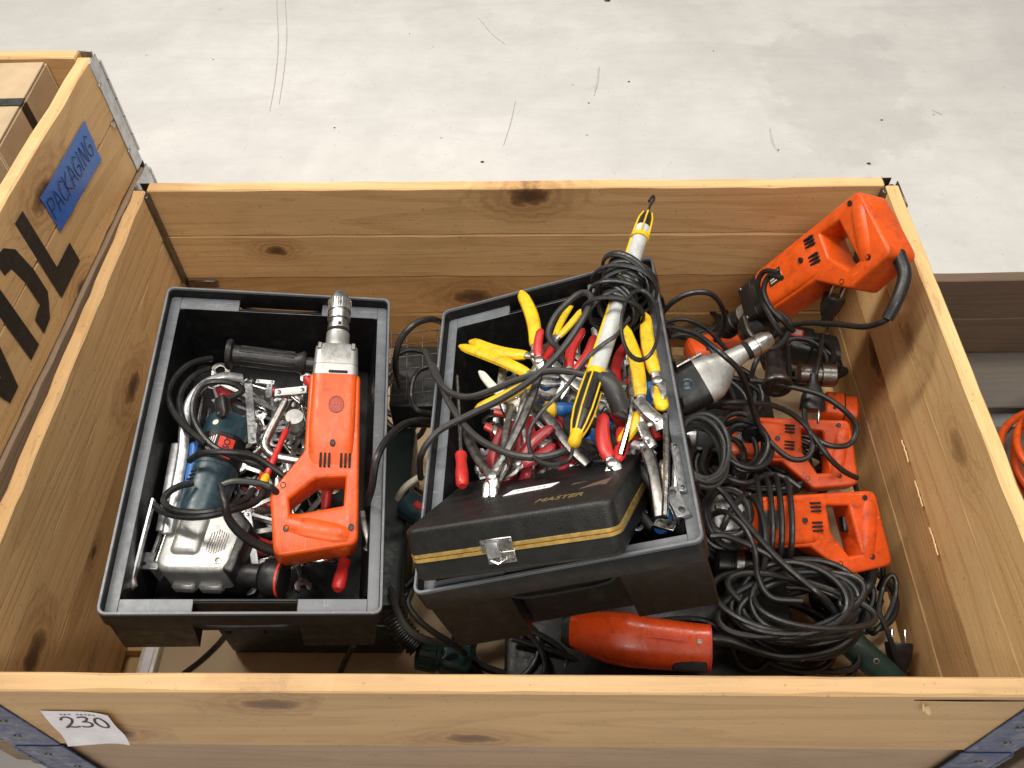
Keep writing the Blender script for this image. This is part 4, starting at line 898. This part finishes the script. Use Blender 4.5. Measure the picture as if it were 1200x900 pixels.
# round socket
a = P(345, 488, .0, B1); t = thing('socket_head', axisM(a - N1 * .03, a, (0, 1, 0)), 'round grey steel socket head next to the bent tube', 'socket'); G().lathe([(0, .0115), (.028, .0120), (.030, .0112), (.0302, .0005)], 28).build('body', 'alu', t)
G().lathe([(.004, .0124), (.010, .0124)], 28).build('ring', 'steel_dark', t)
# screwdrivers
def screwdriver(label, tip, mid, end, mat, r=.0055, mat2=None, group=None, shaft=.0026, cap='yellow'):
    L1 = (mid - tip).length; L2 = (end - mid).length; t = thing('screwdriver', axisM(tip, end), label, 'screwdriver', group)
    G().lathe([(0, shaft * .6), (.004, shaft), (L1 + .005, shaft)], 12).build('shaft', 'chrome', t)
    G().lathe([(L1, r * .7), (L1 + .003, r), (L1 + L2 * .3, r * .85), (L1 + L2 * .6, r * 1.05), (L1 + L2 - .004, r), (L1 + L2, r * .6)], 14).build('handle', mat, t)
    if mat2: G().lathe([(L1 + L2 - .001, r * .9), (L1 + L2 + .002, r * 1.25), (L1 + L2 + .011, r * 1.25), (L1 + L2 + .013, r * .8)], 14).build('end_cap', mat2, t)
    return t
screwdriver('thin red screwdriver with yellow end below the bent tube', P(340, 494, .0, B1), P(331, 500, .002, B1), P(313, 556, .006, B1), 'red', .0042, 'yellow')
screwdriver('slim screwdriver with blue handle beside the hacksaw bow', P(238, 452, -.03, B1), P(234, 520, -.025, B1), P(222, 580, -.02, B1), 'blue', .0075)
screwdriver('red handled screwdriver standing below the drill handle', P(408, 640, -.04, B1), P(399, 652, -.03, B1), P(396, 690, -.02, B1), 'red', .008)
t = bar('steel_lever', 'grey steel lever beside the drill handle end', 'lever', b1((424, 600, -.01), (428, 620, -.01), (433, 638, -.012), (428, 646, -.012)), .005, .003, 'steel_dark', N1, 'lever')
t = bar('bent_tube', 'curved chrome rod below the drill grip', 'rod', b1((352, 655, -.02), (362, 656, -.018), (374, 657, -.015), (385, 653, -.015), (392, 645, -.02)), .0042, .0042, 'chrome', part='tube', n=12)
# spanners heaped below
def spanner_mesh(L, w):
    g = G(); g.box((0, 0, 0), (L - w * 2.2, w * .62, w * .32), .0008)
    hd = [(math.cos(R(a)) * w, math.sin(R(a)) * w) for a in range(40, 321, 20)]; jaw = hd + [(w * .45, -w * .42), (-w * .2, -w * .4), (-w * .2, w * .4), (w * .45, w * .42)]
    g.prism(jaw, -w * .2, w * .2, (), .0006, 1, Matrix.Translation((L / 2 - w * .7, 0, 0)))
    ring = [(math.cos(R(a)) * w, math.sin(R(a)) * w) for a in range(0, 360, 20)]; hole = [(math.cos(R(a)) * w * .58, math.sin(R(a)) * w * .58) for a in range(0, 360, 30)]
    g.prism(ring, -w * .24, w * .24, [hole], .0006, 1, Matrix.Translation((-L / 2 + w * .7, 0, 0))); return g
SP = [spanner_mesh(.13, .010).to_mesh('steel'), spanner_mesh(.11, .008).to_mesh('galv'), spanner_mesh(.15, .012).to_mesh('steel_dark')]
rs = random.Random(11)
def heap_try(B, x, y, h, rs, tilt=14): return B @ Matrix.Translation((x, y, h)) @ Euler((R(rs.uniform(-tilt, tilt)), R(rs.uniform(-tilt, tilt)), R(rs.uniform(0, 360)))).to_matrix().to_4x4()
def heap_matrix(B, x, y, h, rs, tilt=14, lo=-.075, hi=.075):
    """a random lie that stays inside the bin's walls"""
    for _ in range(60):
        Xk = heap_try(B, x, y, h, rs, tilt); ok = True; iv = B.inverted()
        for e in (lo, hi):
            p = iv @ (Xk @ V((e, 0, 0))); ok = ok and abs(p.x) < .112 and abs(p.y) < .183 and p.z > -.127
        if ok: return Xk
        x *= .93; y *= .95; h += .001
    return Xk
for k in range(46):
    x = rs.uniform(-.075, .075); y = rs.uniform(-.135, .115); h = -.120 + .05 * (k / 46) + rs.uniform(0, .012)
    o = link('spanner', SP[k % 3], None, heap_matrix(BIN1, x, y, h, rs)); tag(o, ['grey steel spanner in the heap under the drill', 'pale zinc spanner in the heap under the drill', 'dark oily spanner in the heap under the drill'][k % 3], 'spanner', 'spanners heaped in the drill bin')
for k in range(22):
    x = rs.uniform(-.09, .09); y = rs.uniform(-.15, .12); h = -.09 + rs.uniform(0, .022); Xk = heap_matrix(BIN1, x, y, h, rs, 30)
    a = Xk @ V((-.045, 0, 0)); b_ = Xk @ V((.012, 0, 0)); e_ = Xk @ V((.055, 0, 0)); kk = k % 3
    screwdriver(['red screwdriver in the heap under the drill', 'black screwdriver in the heap under the drill', 'dark red screwdriver in the heap under the drill'][kk], a, b_, e_, ['red', 'black', 'red_dark'][kk], .0068, None, 'screwdrivers heaped in the drill bin')
for k in range(20):
    x = rs.uniform(-.085, .085); y = rs.uniform(-.12, .12); h = -.082 + rs.uniform(0, .018); Xk = heap_matrix(BIN1, x, y, h, rs, 50); r_ = rs.uniform(.006, .011)
    t = thing('socket_head', Xk, 'small steel socket loose in the heap under the drill', 'socket', 'sockets heaped in the drill bin'); G().lathe([(-.014, r_ * .8), (-.013, r_), (.002, r_), (.003, r_ * .85), (.014, r_ * .85), (.0145, r_ * .6), (.004, r_ * .55)], 16).build('body', ['steel', 'chrome'][k % 2], t)

# ================================================================ TILTED BIN: PLIERS, LAMP
B2 = BIN2; N2 = BIN2.to_3x3() @ V((0, 0, 1))
def b2(*l, k=6): return smooth([P(x, y, h, B2) for x, y, h in l], k)
def pliers(label, piv, h1, h2, jaw, mat, bow=.10, gw=.0078, group=None, bare=.12, metal='steel', N=N2, name='pliers', open_=.1):
    t = thing(name, piv, label, 'pliers', group); z0 = V((0, 0, 0))
    for i, (h, s_) in enumerate(((h1, 1), (h2, -1))):
        d = h - piv; L = d.length; side = N.cross(d).normalized(); other = (h2 if i == 0 else h1) - piv
        if side.dot(other) > 0: side = -side
        off = N * (.0014 * s_)
        f = lambda u: d * u + side * (L * bow * math.sin(math.pi * min(1, u * 1.05)) ** 1.0) + off
        m = 14
        pts = [f(bare * .0 + (bare + .1) * j / 5) for j in range(6)]
        G().sweep(pts, [.0062 - .002 * j / 5 for j in range(6)], .0032, n=8, up=N).build('shank', metal, t)
        us = [bare + (1 - bare) * j / m for j in range(m + 1)]
        prof = [gw * .78 if j == 0 else gw * (.92 + .14 * math.sin(j / m * math.pi * 1.1)) if j < m - 1 else gw * (.78 if j == m - 1 else .3) for j in range(m + 1)]
        G().sweep([f(u) for u in us], prof, [p * .66 for p in prof], n=10, up=N).build('grip', mat, t)
        jd = jaw - piv; js_ = N.cross(jd).normalized() * s_
        G().sweep([z0 + off, jd * .3 + js_ * (.004 + open_ * .006) + off, jd * .75 + js_ * (.0028 + open_ * .02) + off, jd + js_ * (.0012 + open_ * .028) + off], [.0075, .0068, .0045, .002], [.0036, .0036, .003, .0018], n=8, up=N).build('jaw', metal, t)
    q = axisM(z0, N); G().lathe([(-.005, .0062), (.0045, .0062), (.0056, .0048), (.0057, .0003)], 16, q).build('pivot', 'steel', t)
    return t
def b2p(x, y, h): return P(x, y, h, B2)
pliers('wide open yellow pliers, one grip pointing up at the bin slot', b2p(627, 416, .0), b2p(611, 342, .014), b2p(550, 399, -.004), b2p(648, 434, -.012), 'yellow', .06, .0085)
pliers('yellow pliers with curved grips pointing at the bin corner', b2p(630, 444, -.002), b2p(539, 406, .0), b2p(556, 479, .002), b2p(655, 446, -.012), 'yellow', .02, .0078)
pliers('small yellow pliers below the grey cable loop', b2p(648, 402, -.02), b2p(683, 363, -.014), b2p(672, 352, -.03), b2p(630, 420, -.02), 'yellow', .04, .005)
pliers('red pliers pointing at the cable bundle on the lamp', b2p(668, 438, -.014), b2p(684, 386, -.008), b2p(697, 392, -.008), b2p(655, 468, -.02), 'red', .10, .0068)
pliers('red pliers with one grip upright between yellow grips', b2p(632, 424, .004), b2p(634, 386, .014), b2p(648, 402, -.01), b2p(628, 454, -.01), 'red', .05, .006)
pliers('white handled pliers below the yellow grips', b2p(622, 480, -.012), b2p(562, 436, -.014), b2p(602, 424, -.03), b2p(648, 505, -.018), 'white', .06, .0056)
pliers('large dark water pump pliers opening in a V towards the case', b2p(577, 560, .012), b2p(636, 432, .016), b2p(543, 500, -.004), b2p(572, 590, .008), 'steel_dark', .03, .0058, bare=.12, metal='chrome')
pliers('slim silver pliers lying against the dark water pump pliers', b2p(590, 540, .006), b2p(617, 457, .012), b2p(601, 470, -.01), b2p(578, 568, .0), 'steel', .03, .0044)
pliers('dark red pliers with closed grips above the case', b2p(606, 545, -.008), b2p(648, 500, .0), b2p(650, 520, -.01), b2p(585, 560, -.012), 'red_dark', .08, .0074)
pliers('yellow locking pliers inside the black cable ring', b2p(752, 478, .004), b2p(730, 380, .018), b2p(726, 520, -.005), b2p(765, 500, .0), 'yellow', .04, .0078)
pliers('yellow pliers with one grip against the right rim', b2p(771, 448, .002), b2p(756, 368, .016), b2p(777, 480, .0), b2p(774, 470, .002), 'yellow', .03, .0078)
pliers('crimson pliers with upright grip next to the lamp handle', b2p(718, 545, .0), b2p(707, 486, .01), b2p(728, 500, -.012), b2p(722, 565, -.004), 'red', .08, .0078)
# locking pliers: curved metal arm, jaw block, chrome lever, black grip
t = thing('locking_pliers', b2p(764, 492, .01), 'chrome locking pliers standing between the case and the right rim', 'pliers'); c = t.location.copy()
for nm, l, ra, rb, mt in (('lever', ((780, 488, .012), (781, 520, .014), (781, 560, .012), (779, 606, .004)), .0036, .006, 'chrome'), ('handle', ((755, 520, .006), (764, 545, .006), (770, 575, .004), (774, 606, -.002)), .0068, .005, 'steel_dark'),
                      ('arm', ((740, 432, .006), (741, 460, .006), (738, 492, .004), (727, 534, -.002)), .0040, .005, 'chrome'), ('jaw', ((748, 470, .012), (760, 484, .014), (772, 494, .012), (776, 504, .008)), .0078, .005, 'steel'),
                      ('link', ((752, 496, .008), (758, 512, .01), (766, 524, .008)), .0055, .003, 'steel'), ('link', ((742, 520, .004), (754, 524, .006), (766, 534, .004)), .005, .003, 'galv')):
    q = b2(*l); G().sweep([p - c for p in q], ra, rb, n=8, up=N2).build(nm, mt, t)
for x, y in ((762, 498), (758, 514), (770, 492), (752, 522)): G().lathe([(0, .003), (.002, .003), (.003, .001)], 10, axisM(b2p(x, y, .016) - c, b2p(x, y, .016) - c + N2)).build('rivet', 'galv', t)
# red screwdriver
screwdriver('red screwdriver with long thin shaft standing at the left inner wall', b2p(536, 440, -.01), b2p(541, 530, .004), b2p(542, 570, .008), 'red', .0072, shaft=.0022)
# big bar / chisel under the lamp
t = bar('cold_chisel', 'flat dark steel chisel slanting under the lamp handle', 'chisel', b2((626, 474, -.006), (645, 494, -.006), (668, 524, -.008), (690, 545, -.012)), .0065, .004, 'steel_dark', N2, 'bar')
for lb, a, m_, e_, mt in (('blue screwdriver handle under the cable crossing', (668, 440, -.03), (650, 446, -.02), (634, 452, -.012), 'blue'), ('blue and yellow screwdriver under the lamp cord', (690, 478, -.03), (676, 474, -.018), (652, 480, -.014), 'blue'), ('blue screwdriver behind the lamp handle', (720, 548, -.03), (708, 524, -.02), (698, 504, -.014), 'blue'), ('bright blue screwdriver beside the locking pliers jaw', (772, 500, -.03), (768, 478, -.012), (762, 452, -.006), 'blue')):
    screwdriver(lb, b2p(*a), b2p(*m_), b2p(*e_), mt, .0085, 'yellow' if 'yellow' in lb else None)
flat('galvanised clamp plate in the corner beside the case', b2p(784, 572, -.01), b2p(802, 606, -.012), .016, .004)
flat('small steel clip below the locking pliers', b2p(768, 612, -.02), b2p(792, 618, -.02), .012, .004, 'steel')
flat('narrow zinc strip against the right rim of the tilted bin', b2p(790, 520, -.012), b2p(800, 576, -.012), .009, .003)
screwdriver('blue screwdriver at the front corner of the tilted bin', b2p(806, 560, -.04), b2p(792, 590, -.035), b2p(772, 622, -.03), 'blue', .008)
pliers('bare steel pliers jammed beside the case and right rim', b2p(786, 590, -.03), b2p(776, 540, -.02), b2p(792, 538, -.02), b2p(790, 618, -.03), 'steel', .06, .005)
# filler pliers
def filler(mat, name):
    g0 = []
    for s_ in (-1, 1):
        q = smooth([(-.005, s_ * .003, s_ * .0012), (-.03, s_ * .013, s_ * .0012), (-.07, s_ * .016, 0), (-.105, s_ * .012, 0)], 5)
        g0.append(('grip', G().sweep(q, [.0045 + .0028 * math.sin(math.pi * (i + 1) / (len(q) + 1)) for i in range(len(q))], [.0032 + .0016 * math.sin(math.pi * (i + 1) / (len(q) + 1)) for i in range(len(q))], n=8, up=V((0, 0, 1))).to_mesh(mat)))
        g0.append(('jaw', G().sweep([(-.008, 0, s_ * .0012), (.008, s_ * .005, s_ * .0012), (.03, s_ * .004, 0), (.046, s_ * .0016, 0)], [.006, .0068, .0045, .0018], .0034, n=8, up=V((0, 0, 1))).to_mesh('steel')))
    g0.append(('pivot', G().lathe([(-.005, .0058), (.005, .0058), (.006, .004), (.0061, .0003)], 12, None, 'Z').to_mesh('galv'))); return g0
FK = [('red handled pliers in the heap of the tilted bin', filler('red_dark', 'r')), ('black handled pliers in the heap of the tilted bin', filler('black', 'k')), ('white handled pliers in the heap of the tilted bin', filler('white', 'w')), ('bright red handled pliers in the heap of the tilted bin', filler('red', 'r2')), ('bare steel pliers in the heap of the tilted bin', filler('steel', 's'))]
rs = random.Random(5)
FK.append(('blue handled pliers in the heap of the tilted bin', filler('blue', 'b')))
for k in range(78):
    x = rs.uniform(-.095, .10); y = rs.uniform(-.12, .07) ; h = -.118 + .086 * (k / 78) + rs.uniform(0, .012)
    if y > .055: h -= .03
    lb, parts = FK[[0, 4, 3, 1, 4, 0, 2, 4, 4, 5, 3, 4][k % 12]]
    t = thing('pliers', heap_matrix(B2, x, y, h, rs, 16, -.108, .05), lb, 'pliers', 'pliers heaped in the tilted bin')
    for nm, me in parts: link(nm, me, t)
for k in range(40):
    x = rs.uniform(-.10, .11); y = rs.uniform(-.12, .07); h = -.085 + .03 * (k / 40) + rs.uniform(0, .012)
    o = link('spanner', SP[(k * 2) % 3], None, heap_matrix(B2, x, y, h, rs, 25)); tag(o, ['grey steel spanner in the heap of the tilted bin', 'pale zinc spanner in the heap of the tilted bin', 'dark oily spanner in the heap of the tilted bin'][(k * 2) % 3], 'spanner', 'spanners heaped in the tilted bin')

# hand lamp
a = b2p(759, 250, .035); b_ = b2p(671, 524, .028)
X = pose(a, b_, (0, 0, 0), (.34, 0, 0), N2 * .4 + TOCAM) @ Matrix.Diagonal((1, .6, .6, 1)); lm = thing('hand_lamp', X, 'white tube hand lamp with black and yellow caged ends across the bin', 'hand lamp'); kl = X.to_scale().x
print('lamp', X.to_scale())
G().lathe([(.028, .0145), (.255, .0140)], 28).build('tube', 'tube_white', lm)
G().lathe([(.0, .006), (.003, .0095), (.012, .0128), (.034, .0142)], 24).build('end_cap', 'black', lm)
for k in range(6): G().sweep([Matrix.Rotation(k * math.tau / 6, 3, 'X') @ V(p) for p in ((.002, 0, .0095), (.014, 0, .0145), (.03, 0, .0162), (.046, 0, .0165))], .0018, n=6).build('cage_rib', 'yellow', lm)
G().lathe([(.042, .0150), (.042, .0178), (.048, .0178), (.048, .0150)], 28).build('cage_ring', 'yellow', lm)
G().lathe([(.248, .0145), (.248, .0172), (.255, .0172), (.255, .0145)], 28).build('cage_ring', 'yellow', lm)
G().lathe([(.250, .0142), (.256, .0150), (.275, .0160), (.298, .0156), (.314, .0125), (.324, .0085)], 28).build('handle', 'black', lm)
for k in range(6): G().sweep([Matrix.Rotation(k * math.tau / 6 + .3, 3, 'X') @ V(p) for p in ((.252, 0, .0164), (.262, 0, .0168), (.275, 0, .0172), (.297, 0, .0170), (.314, 0, .0135), (.326, 0, .0088))], .0016, n=6).build('cage_rib', 'yellow', lm)
G().box((.282, .004, .0158), (.036, .0075, .003), .001).build('grip_strip', 'bin_grey', lm)
G().sweep([(.05, -.0142, .004), (.247, -.0142, .004)], .0026, .0014, n=6).build('yellow_stripe', 'yellow', lm)
G().lathe([(.322, .0098), (.336, .0098), (.338, .0075), (.340, .004)], 20).build('cable_gland', 'yellow', lm)
G().sweep(smooth([(0.004, 0, 0), (-.012, 0, .003), (-.022, .004, .006), (-.024, .0, .010), (-.012, -.004, .012)], 5), .0026, n=8).build('hanging_hook', 'black', lm)
cordM(cable_pts([(671, 526, .026), (668, 537, .026), (656, 544, .022), (640, 544, .02), (626, 536, .018), (620, 522, .018), (622, 503, .02), (636, 481, .026), (662, 455, .032), (688, 420, .038), (706, 404, .044), (723, 392, .046), (738, 372, .046)], B2), lm, .0036)
# cable wound round its tube
xl = X.to_3x3().normalized()
def wrap(n, x0, x1, r0, seed, r=.0036, ell=1.):
    rs = random.Random(seed); pts = []
    for i in range(int(n * 14) + 1):
        a_ = i / 14 * math.tau; f = i / (n * 14); k = math.sin(a_ * .37 + seed) * .5 + .5
        rr = r0 * (1 + .22 * math.sin(a_ * .23 + seed * 2)) ; pts.append(X @ V((x0 + (x1 - x0) * (.5 - .5 * math.cos(f * math.pi * 3.4 + seed)) + .010 * math.sin(a_ + seed), (rr * 1.1) * math.cos(a_) / kl / .6, .004 + rr * ell * math.sin(a_) / kl / .6)))
    return smooth(pts, 2)
cordM(wrap(8, .10, .145, .020, 1, ell=.95), lm, .0036); cordM(wrap(7, .105, .165, .026, 2.2, ell=.85), lm, .0036); cordM(wrap(6, .115, .175, .031, 4.1, ell=.75), lm, .0036)
ring = [P(750 + 22 * math.cos(a_), 381 + 41 * math.sin(a_), .05 + .006 * math.sin(a_ * 2), B2) for a_ in [k * math.tau / 28 for k in range(31)]]
cordM(ring, lm, .0034)

# heavy grey cable lying over the pliers, with rubber connector
gcab = thing('extension_cable', b2p(493, 534, .0), 'heavy grey cable looping over the pliers with a rubber connector', 'extension cable')
def gcord(l, r=.0041): return cordM(b2(*l), gcab, r, 'cable', 'rubber_grey')
gcord([(493, 560, -.06), (492, 545, -.02), (494, 532, .006), (502, 518, .016), (517, 503, .02), (548, 487, .022), (587, 468, .026), (616, 450, .032), (637, 433, .038), (660, 408, .044), (678, 382, .05), (689, 362, .052), (693, 349, .05), (686, 343, .048), (676, 346, .046), (662, 358, .042), (650, 372, .036), (643, 389, .028), (646, 400, .02), (654, 409, .01), (660, 424, -.004)])
gcord([(498, 412, -.01), (502, 422, .0), (510, 440, .012), (520, 454, .018), (534, 463, .02), (552, 465, .024), (578, 457, .028), (602, 447, .032), (637, 436, .036), (660, 435, .036), (682, 439, .034), (700, 443, .03)])
gcord([(507, 428, .004), (516, 448, .012), (526, 471, .014), (542, 496, .014), (562, 515, .016), (587, 528, .018), (606, 534, .018), (625, 536, .016), (645, 534, .012), (664, 528, .006)], .0042)
q = b2((694, 441, .031), (706, 445, .029), (716, 453, .025), (722, 465, .018), (728, 480, .006)); iv = gcab.matrix_basis.inverted()
G().sweep([iv @ p for p in q], [.0055 + .006 * min(1, i / 8) for i in range(len(q))], n=14).build('connector', 'rubber_grey', gcab)

# ---- black case with brass band lying on the front of the tilted bin
CX = Matrix.Translation((.0333, -.2347, .0621)) @ Euler((-.7595, -.3687, -.0397)).to_matrix().to_4x4() @ Matrix.Translation((0, 0, .004))
cs = thing('hard_case', CX, 'black hard case with brass band and latch resting on the tilted bin', 'case')
w, d, h = .22, .177, .0568
def shell(z0, z1, top):
    def rc(x, y, z, r):
        return [(sx * (x - r) + r * math.cos(R(a0 + 90 * k / 5)), sy * (y - r) + r * math.sin(R(a0 + 90 * k / 5)), z) for sx, sy, a0 in ((1, 1, 0), (-1, 1, 90), (-1, -1, 180), (1, -1, 270)) for k in range(6)]
    rr = [rc(w / 2, d / 2, z0, .011)]; s_ = 1 if z1 > z0 else -1; e = .006
    for k in range(6):
        a_ = R(90 * k / 5); rr.append(rc(w / 2 - e * (1 - math.cos(a_)), d / 2 - e * (1 - math.cos(a_)), z1 - s_ * e * (1 - math.sin(a_)), .011))
    return G().rings(rr)
lid = shell(.0018 - .003, h / 2, True).build('lid', 'case', cs); base = shell(-.0018 - .003, -h / 2, False).build('base', 'case', cs)
def band(z0, z1):
    def rc(x, y, z, r): return [(sx * (x - r) + r * math.cos(R(a0 + 90 * k / 5)), sy * (y - r) + r * math.sin(R(a0 + 90 * k / 5)), z) for sx, sy, a0 in ((1, 1, 0), (-1, 1, 90), (-1, -1, 180), (1, -1, 270)) for k in range(6)]
    o_ = .0012; return G().rings([rc(w / 2 + .0002, d / 2 + .0002, z0, .013), rc(w / 2 + o_, d / 2 + o_, z0 + .0004, .0138), rc(w / 2 + o_, d / 2 + o_, z1 - .0004, .0138), rc(w / 2 + .0002, d / 2 + .0002, z1, .013)])
band(-.0028, .0012).build('brass_band', 'brass', cs); band(-.0074, -.0034).build('brass_band', 'brass', cs)
lt = G(); yf = -d / 2 - .0024; xl0 = -.012
lt.box((xl0, yf, .0015), (.034, .0022, .013), .0008); lt.box((xl0 + .002, yf, -.012), (.030, .0022, .012), .0008)
lo = lt.build('latch', 'steel', cs)
G().box((xl0 - .003, yf - .004, -.002), (.013, .006, .016), .0015, 2).build('latch_catch', 'galv', lo)
G().sweep([(xl0 - .006, yf - .004, -.012), (xl0 + .001, yf - .0065, -.0155), (xl0 + .009, yf - .004, -.012)], .0038, .0016, n=8).build('latch_tab', 'chrome', lo)
for x, z in ((-.014, .0035), (.014, .0035), (.014, -.014)): G().lathe([(0, .002), (.001, .0018), (.0015, .0005)], 8, Matrix.Translation((xl0 + x, yf - .001, z)) @ Matrix.Rotation(R(-90), 4, 'Z')).build('rivet', 'steel_dark', lo)
zt = h / 2
G().prism([(-.024, -.014), (-.018, .004), (.034, .008), (.028, -.007)], zt + .0001, zt + .0005, (), 0, 0, Matrix.Rotation(R(-1), 4, 'Z')).build('white_sticker', 'paper', cs)
st = G()
for k in range(6): st.box((-.010 + k * .006, -.003 + k * .0003, zt + .0007), (.003, .0014, .0003))
st.build('sticker_print', 'bin_grey', cs)
G().text('MASTER', .0145, Matrix.Translation((.050, -.056, zt + .0004)) @ Matrix.Diagonal((.95, 1.1, 1, 1)), .0002, .2).build('gold_lettering', 'gold_ink', cs)
G().prism([(.066, -.034), (.078, -.020), (.096, -.008), (.093, -.032), (.086, -.028)], zt + .0001, zt + .0004).build('worn_patch', 'worn', cs)
G().prism([(.052, -.012), (.069, -.008), (.054, -.008)], zt + .0001, zt + .0004).build('scratch_mark', 'worn', cs)

# ================================================================ GAP BETWEEN THE BINS, FRONT, BACK
def loose(label, l, r=.0042, mat='rubber', M_=None, name='loose_cable'):
    o = cord(name, cable_pts(l, M_), r, mat=mat); return tag(o, label, 'cable')
loose('black cable arching up behind the gap between the two bins', [(467, 452, -.1), (464, 436, -.06), (464, 418, -.03), (470, 397, -.01), (486, 380, .0), (506, 374, -.01), (522, 380, -.05)], .0046)
loose('black cable from the drill bin over its right rim into the gap', [(430, 590, -.03), (436, 570, .0), (441, 540, .02), (452, 517, .015), (470, 499, -.005), (490, 493, -.02), (506, 494, -.04)], .0046)
loose('thin black cable curl in front of the wire basket', [(462, 417, -.05), (480, 410, -.05), (498, 414, -.05), (503, 428, -.06), (492, 434, -.06), (484, 446, -.06), (482, 464, -.07), (488, 480, -.07), (506, 485, -.08)], .0038)
loose('ivory cable hanging beside the tilted bin', [(466, 584, -.13), (472, 574, -.11), (482, 565, -.1), (497, 556, -.1)], .0045, 'cable_white')
loose('grey brown cable curving down to the green connector', [(458, 690, -.2), (464, 712, -.19), (474, 732, -.19), (490, 746, -.2), (510, 752, -.22), (528, 754, -.24)], .0048, 'rubber_grey')
loose('black cable under the front corner of the tilted bin', [(482, 694, -.16), (478, 708, -.16), (490, 726, -.17), (510, 742, -.19), (530, 754, -.22), (545, 766, -.26)], .0042)
loose('black cable trailing over the deck under the drill bin', [(268, 740, -.26), (255, 756, -.3), (235, 775, -.33), (215, 790, -.36)], .0045)
loose('black cable hanging beside the dark green case', [(414, 756, -.26), (406, 772, -.3), (398, 790, -.34)], .0045)
loose('black cable arching behind the tilted bin into the tool pile', [(770, 376, -.12), (786, 356, -.08), (808, 344, -.06), (832, 344, -.06), (846, 360, -.09), (848, 382, -.14), (838, 400, -.17)], .0042)
loose('thin cable strand below the arching cable', [(776, 380, -.14), (800, 374, -.12), (826, 384, -.13), (846, 404, -.15), (862, 424, -.17)], .0036)
loose('third cable strand looping behind the grey drill', [(782, 396, -.15), (806, 392, -.14), (828, 404, -.15), (840, 420, -.15)], .0036, 'rubber_grey')
loose('black cable on the pallet deck beside the front wall', [(640, 760, -.32), (690, 776, -.33), (750, 786, -.34), (820, 790, -.345), (880, 790, -.345)], .005)
loose('second black cable on the deck below the sander', [(600, 748, -.3), (650, 764, -.31), (700, 784, -.33), (740, 795, -.34)], .0046)
coil('cable_coil', 'added black cable coil darkening the gap under the wire basket', 472, 470, -.3, .04, .09, 6, .012, .0046, dz=.006, jit=.3)  # added over the bright liner so the gap reads dark
coil('cable_coil', 'flat coil of black cable on the deck between the bins', 470, 640, -.3, .05, .09, 4, .01, .0046, dz=.006)
# wire basket between the bins
t = thing('wire_basket', P(486, 430, -.14), 'thin wire basket standing in the gap behind the bins', 'wire basket'); c = t.location.copy()
ug = (P(505, 430, -.1) - P(468, 434, -.1)).normalized(); wg = (P(487, 400, -.1) - P(487, 460, -.1)).normalized()
for k in range(6): G().sweep([ug * -.04 + wg * (-.05 + k * .024), ug * .04 + wg * (-.05 + k * .024)], .0009, n=6).build('wire', 'steel_dark', t)
for k in range(4): G().sweep([ug * (-.036 + k * .024) + wg * -.06, ug * (-.036 + k * .024) + wg * .075], .0009, n=6).build('wire', 'steel_dark', t)
G().box((0, 0, -.05), (.075, .12, .06), .006, 2).build('black_insert', 'black', t)
t = thing('teal_machine', axisM(P(474, 588, -.2), P(500, 606, -.2)), 'teal machine with small red switch deep in the gap between bins', 'machine'); G().loft([(0, 0, 0, .014, .014, 3), (.004, 0, 0, .02, .02, 3), (.05, 0, 0, .02, .02, 3), (.054, 0, 0, .014, .014, 3)], 20).build('body', 'teal', t); G().box((.03, 0, .02), (.016, .01, .004), .001).build('switch', 'red', t)
# corrugated hose and dark green connector
q = smooth([P(455, 700, -.24), P(462, 722, -.24), P(474, 742, -.25), (P(490, 758, -.26))], 14); c = q[0].copy()
t = thing('corrugated_hose', c, 'black corrugated hose below the gap between the bins', 'hose'); G().sweep([p - c for p in q], [.017 if (i // 2) % 2 else .0142 for i in range(len(q))], n=18).build('hose', 'black', t)
a = P(488, 764, -.27); b_ = P(545, 776, -.29); t = thing('green_connector', axisM(a, b_), 'dark green ribbed connector beside the front wall', 'connector')
G().lathe([(0, .012), (.002, .019), (.024, .021), (.025, .023), (.03, .023), (.031, .018), (.036, .018)], 28).build('collar', 'green', t)
for k in range(10): G().box((.013, 0, .0205), (.022, .004, .004), .0008, 1, Matrix.Rotation(k * math.tau / 10, 4, 'X')).build('rib', 'green', t)
G().loft([(.034, 0, 0, .017, .017, 4), (.04, 0, 0, .02, .019, 5), (.07, 0, 0, .02, .019, 5), (.075, 0, 0, .015, .015, 5)], 24).build('body', 'green', t)
# white strip on the deck
t = thing('plastic_strip', P(176, 778, ZF + .006), 'white plastic strip on the deck under the drill bin', 'plastic strip'); G().box((0, 0, .004), (.026, .14, .018), .002, 2).build('strip', 'white', t); G().box((0, 0, .0135), (.014, .12, .003), .001).build('ridge', 'paper', t)
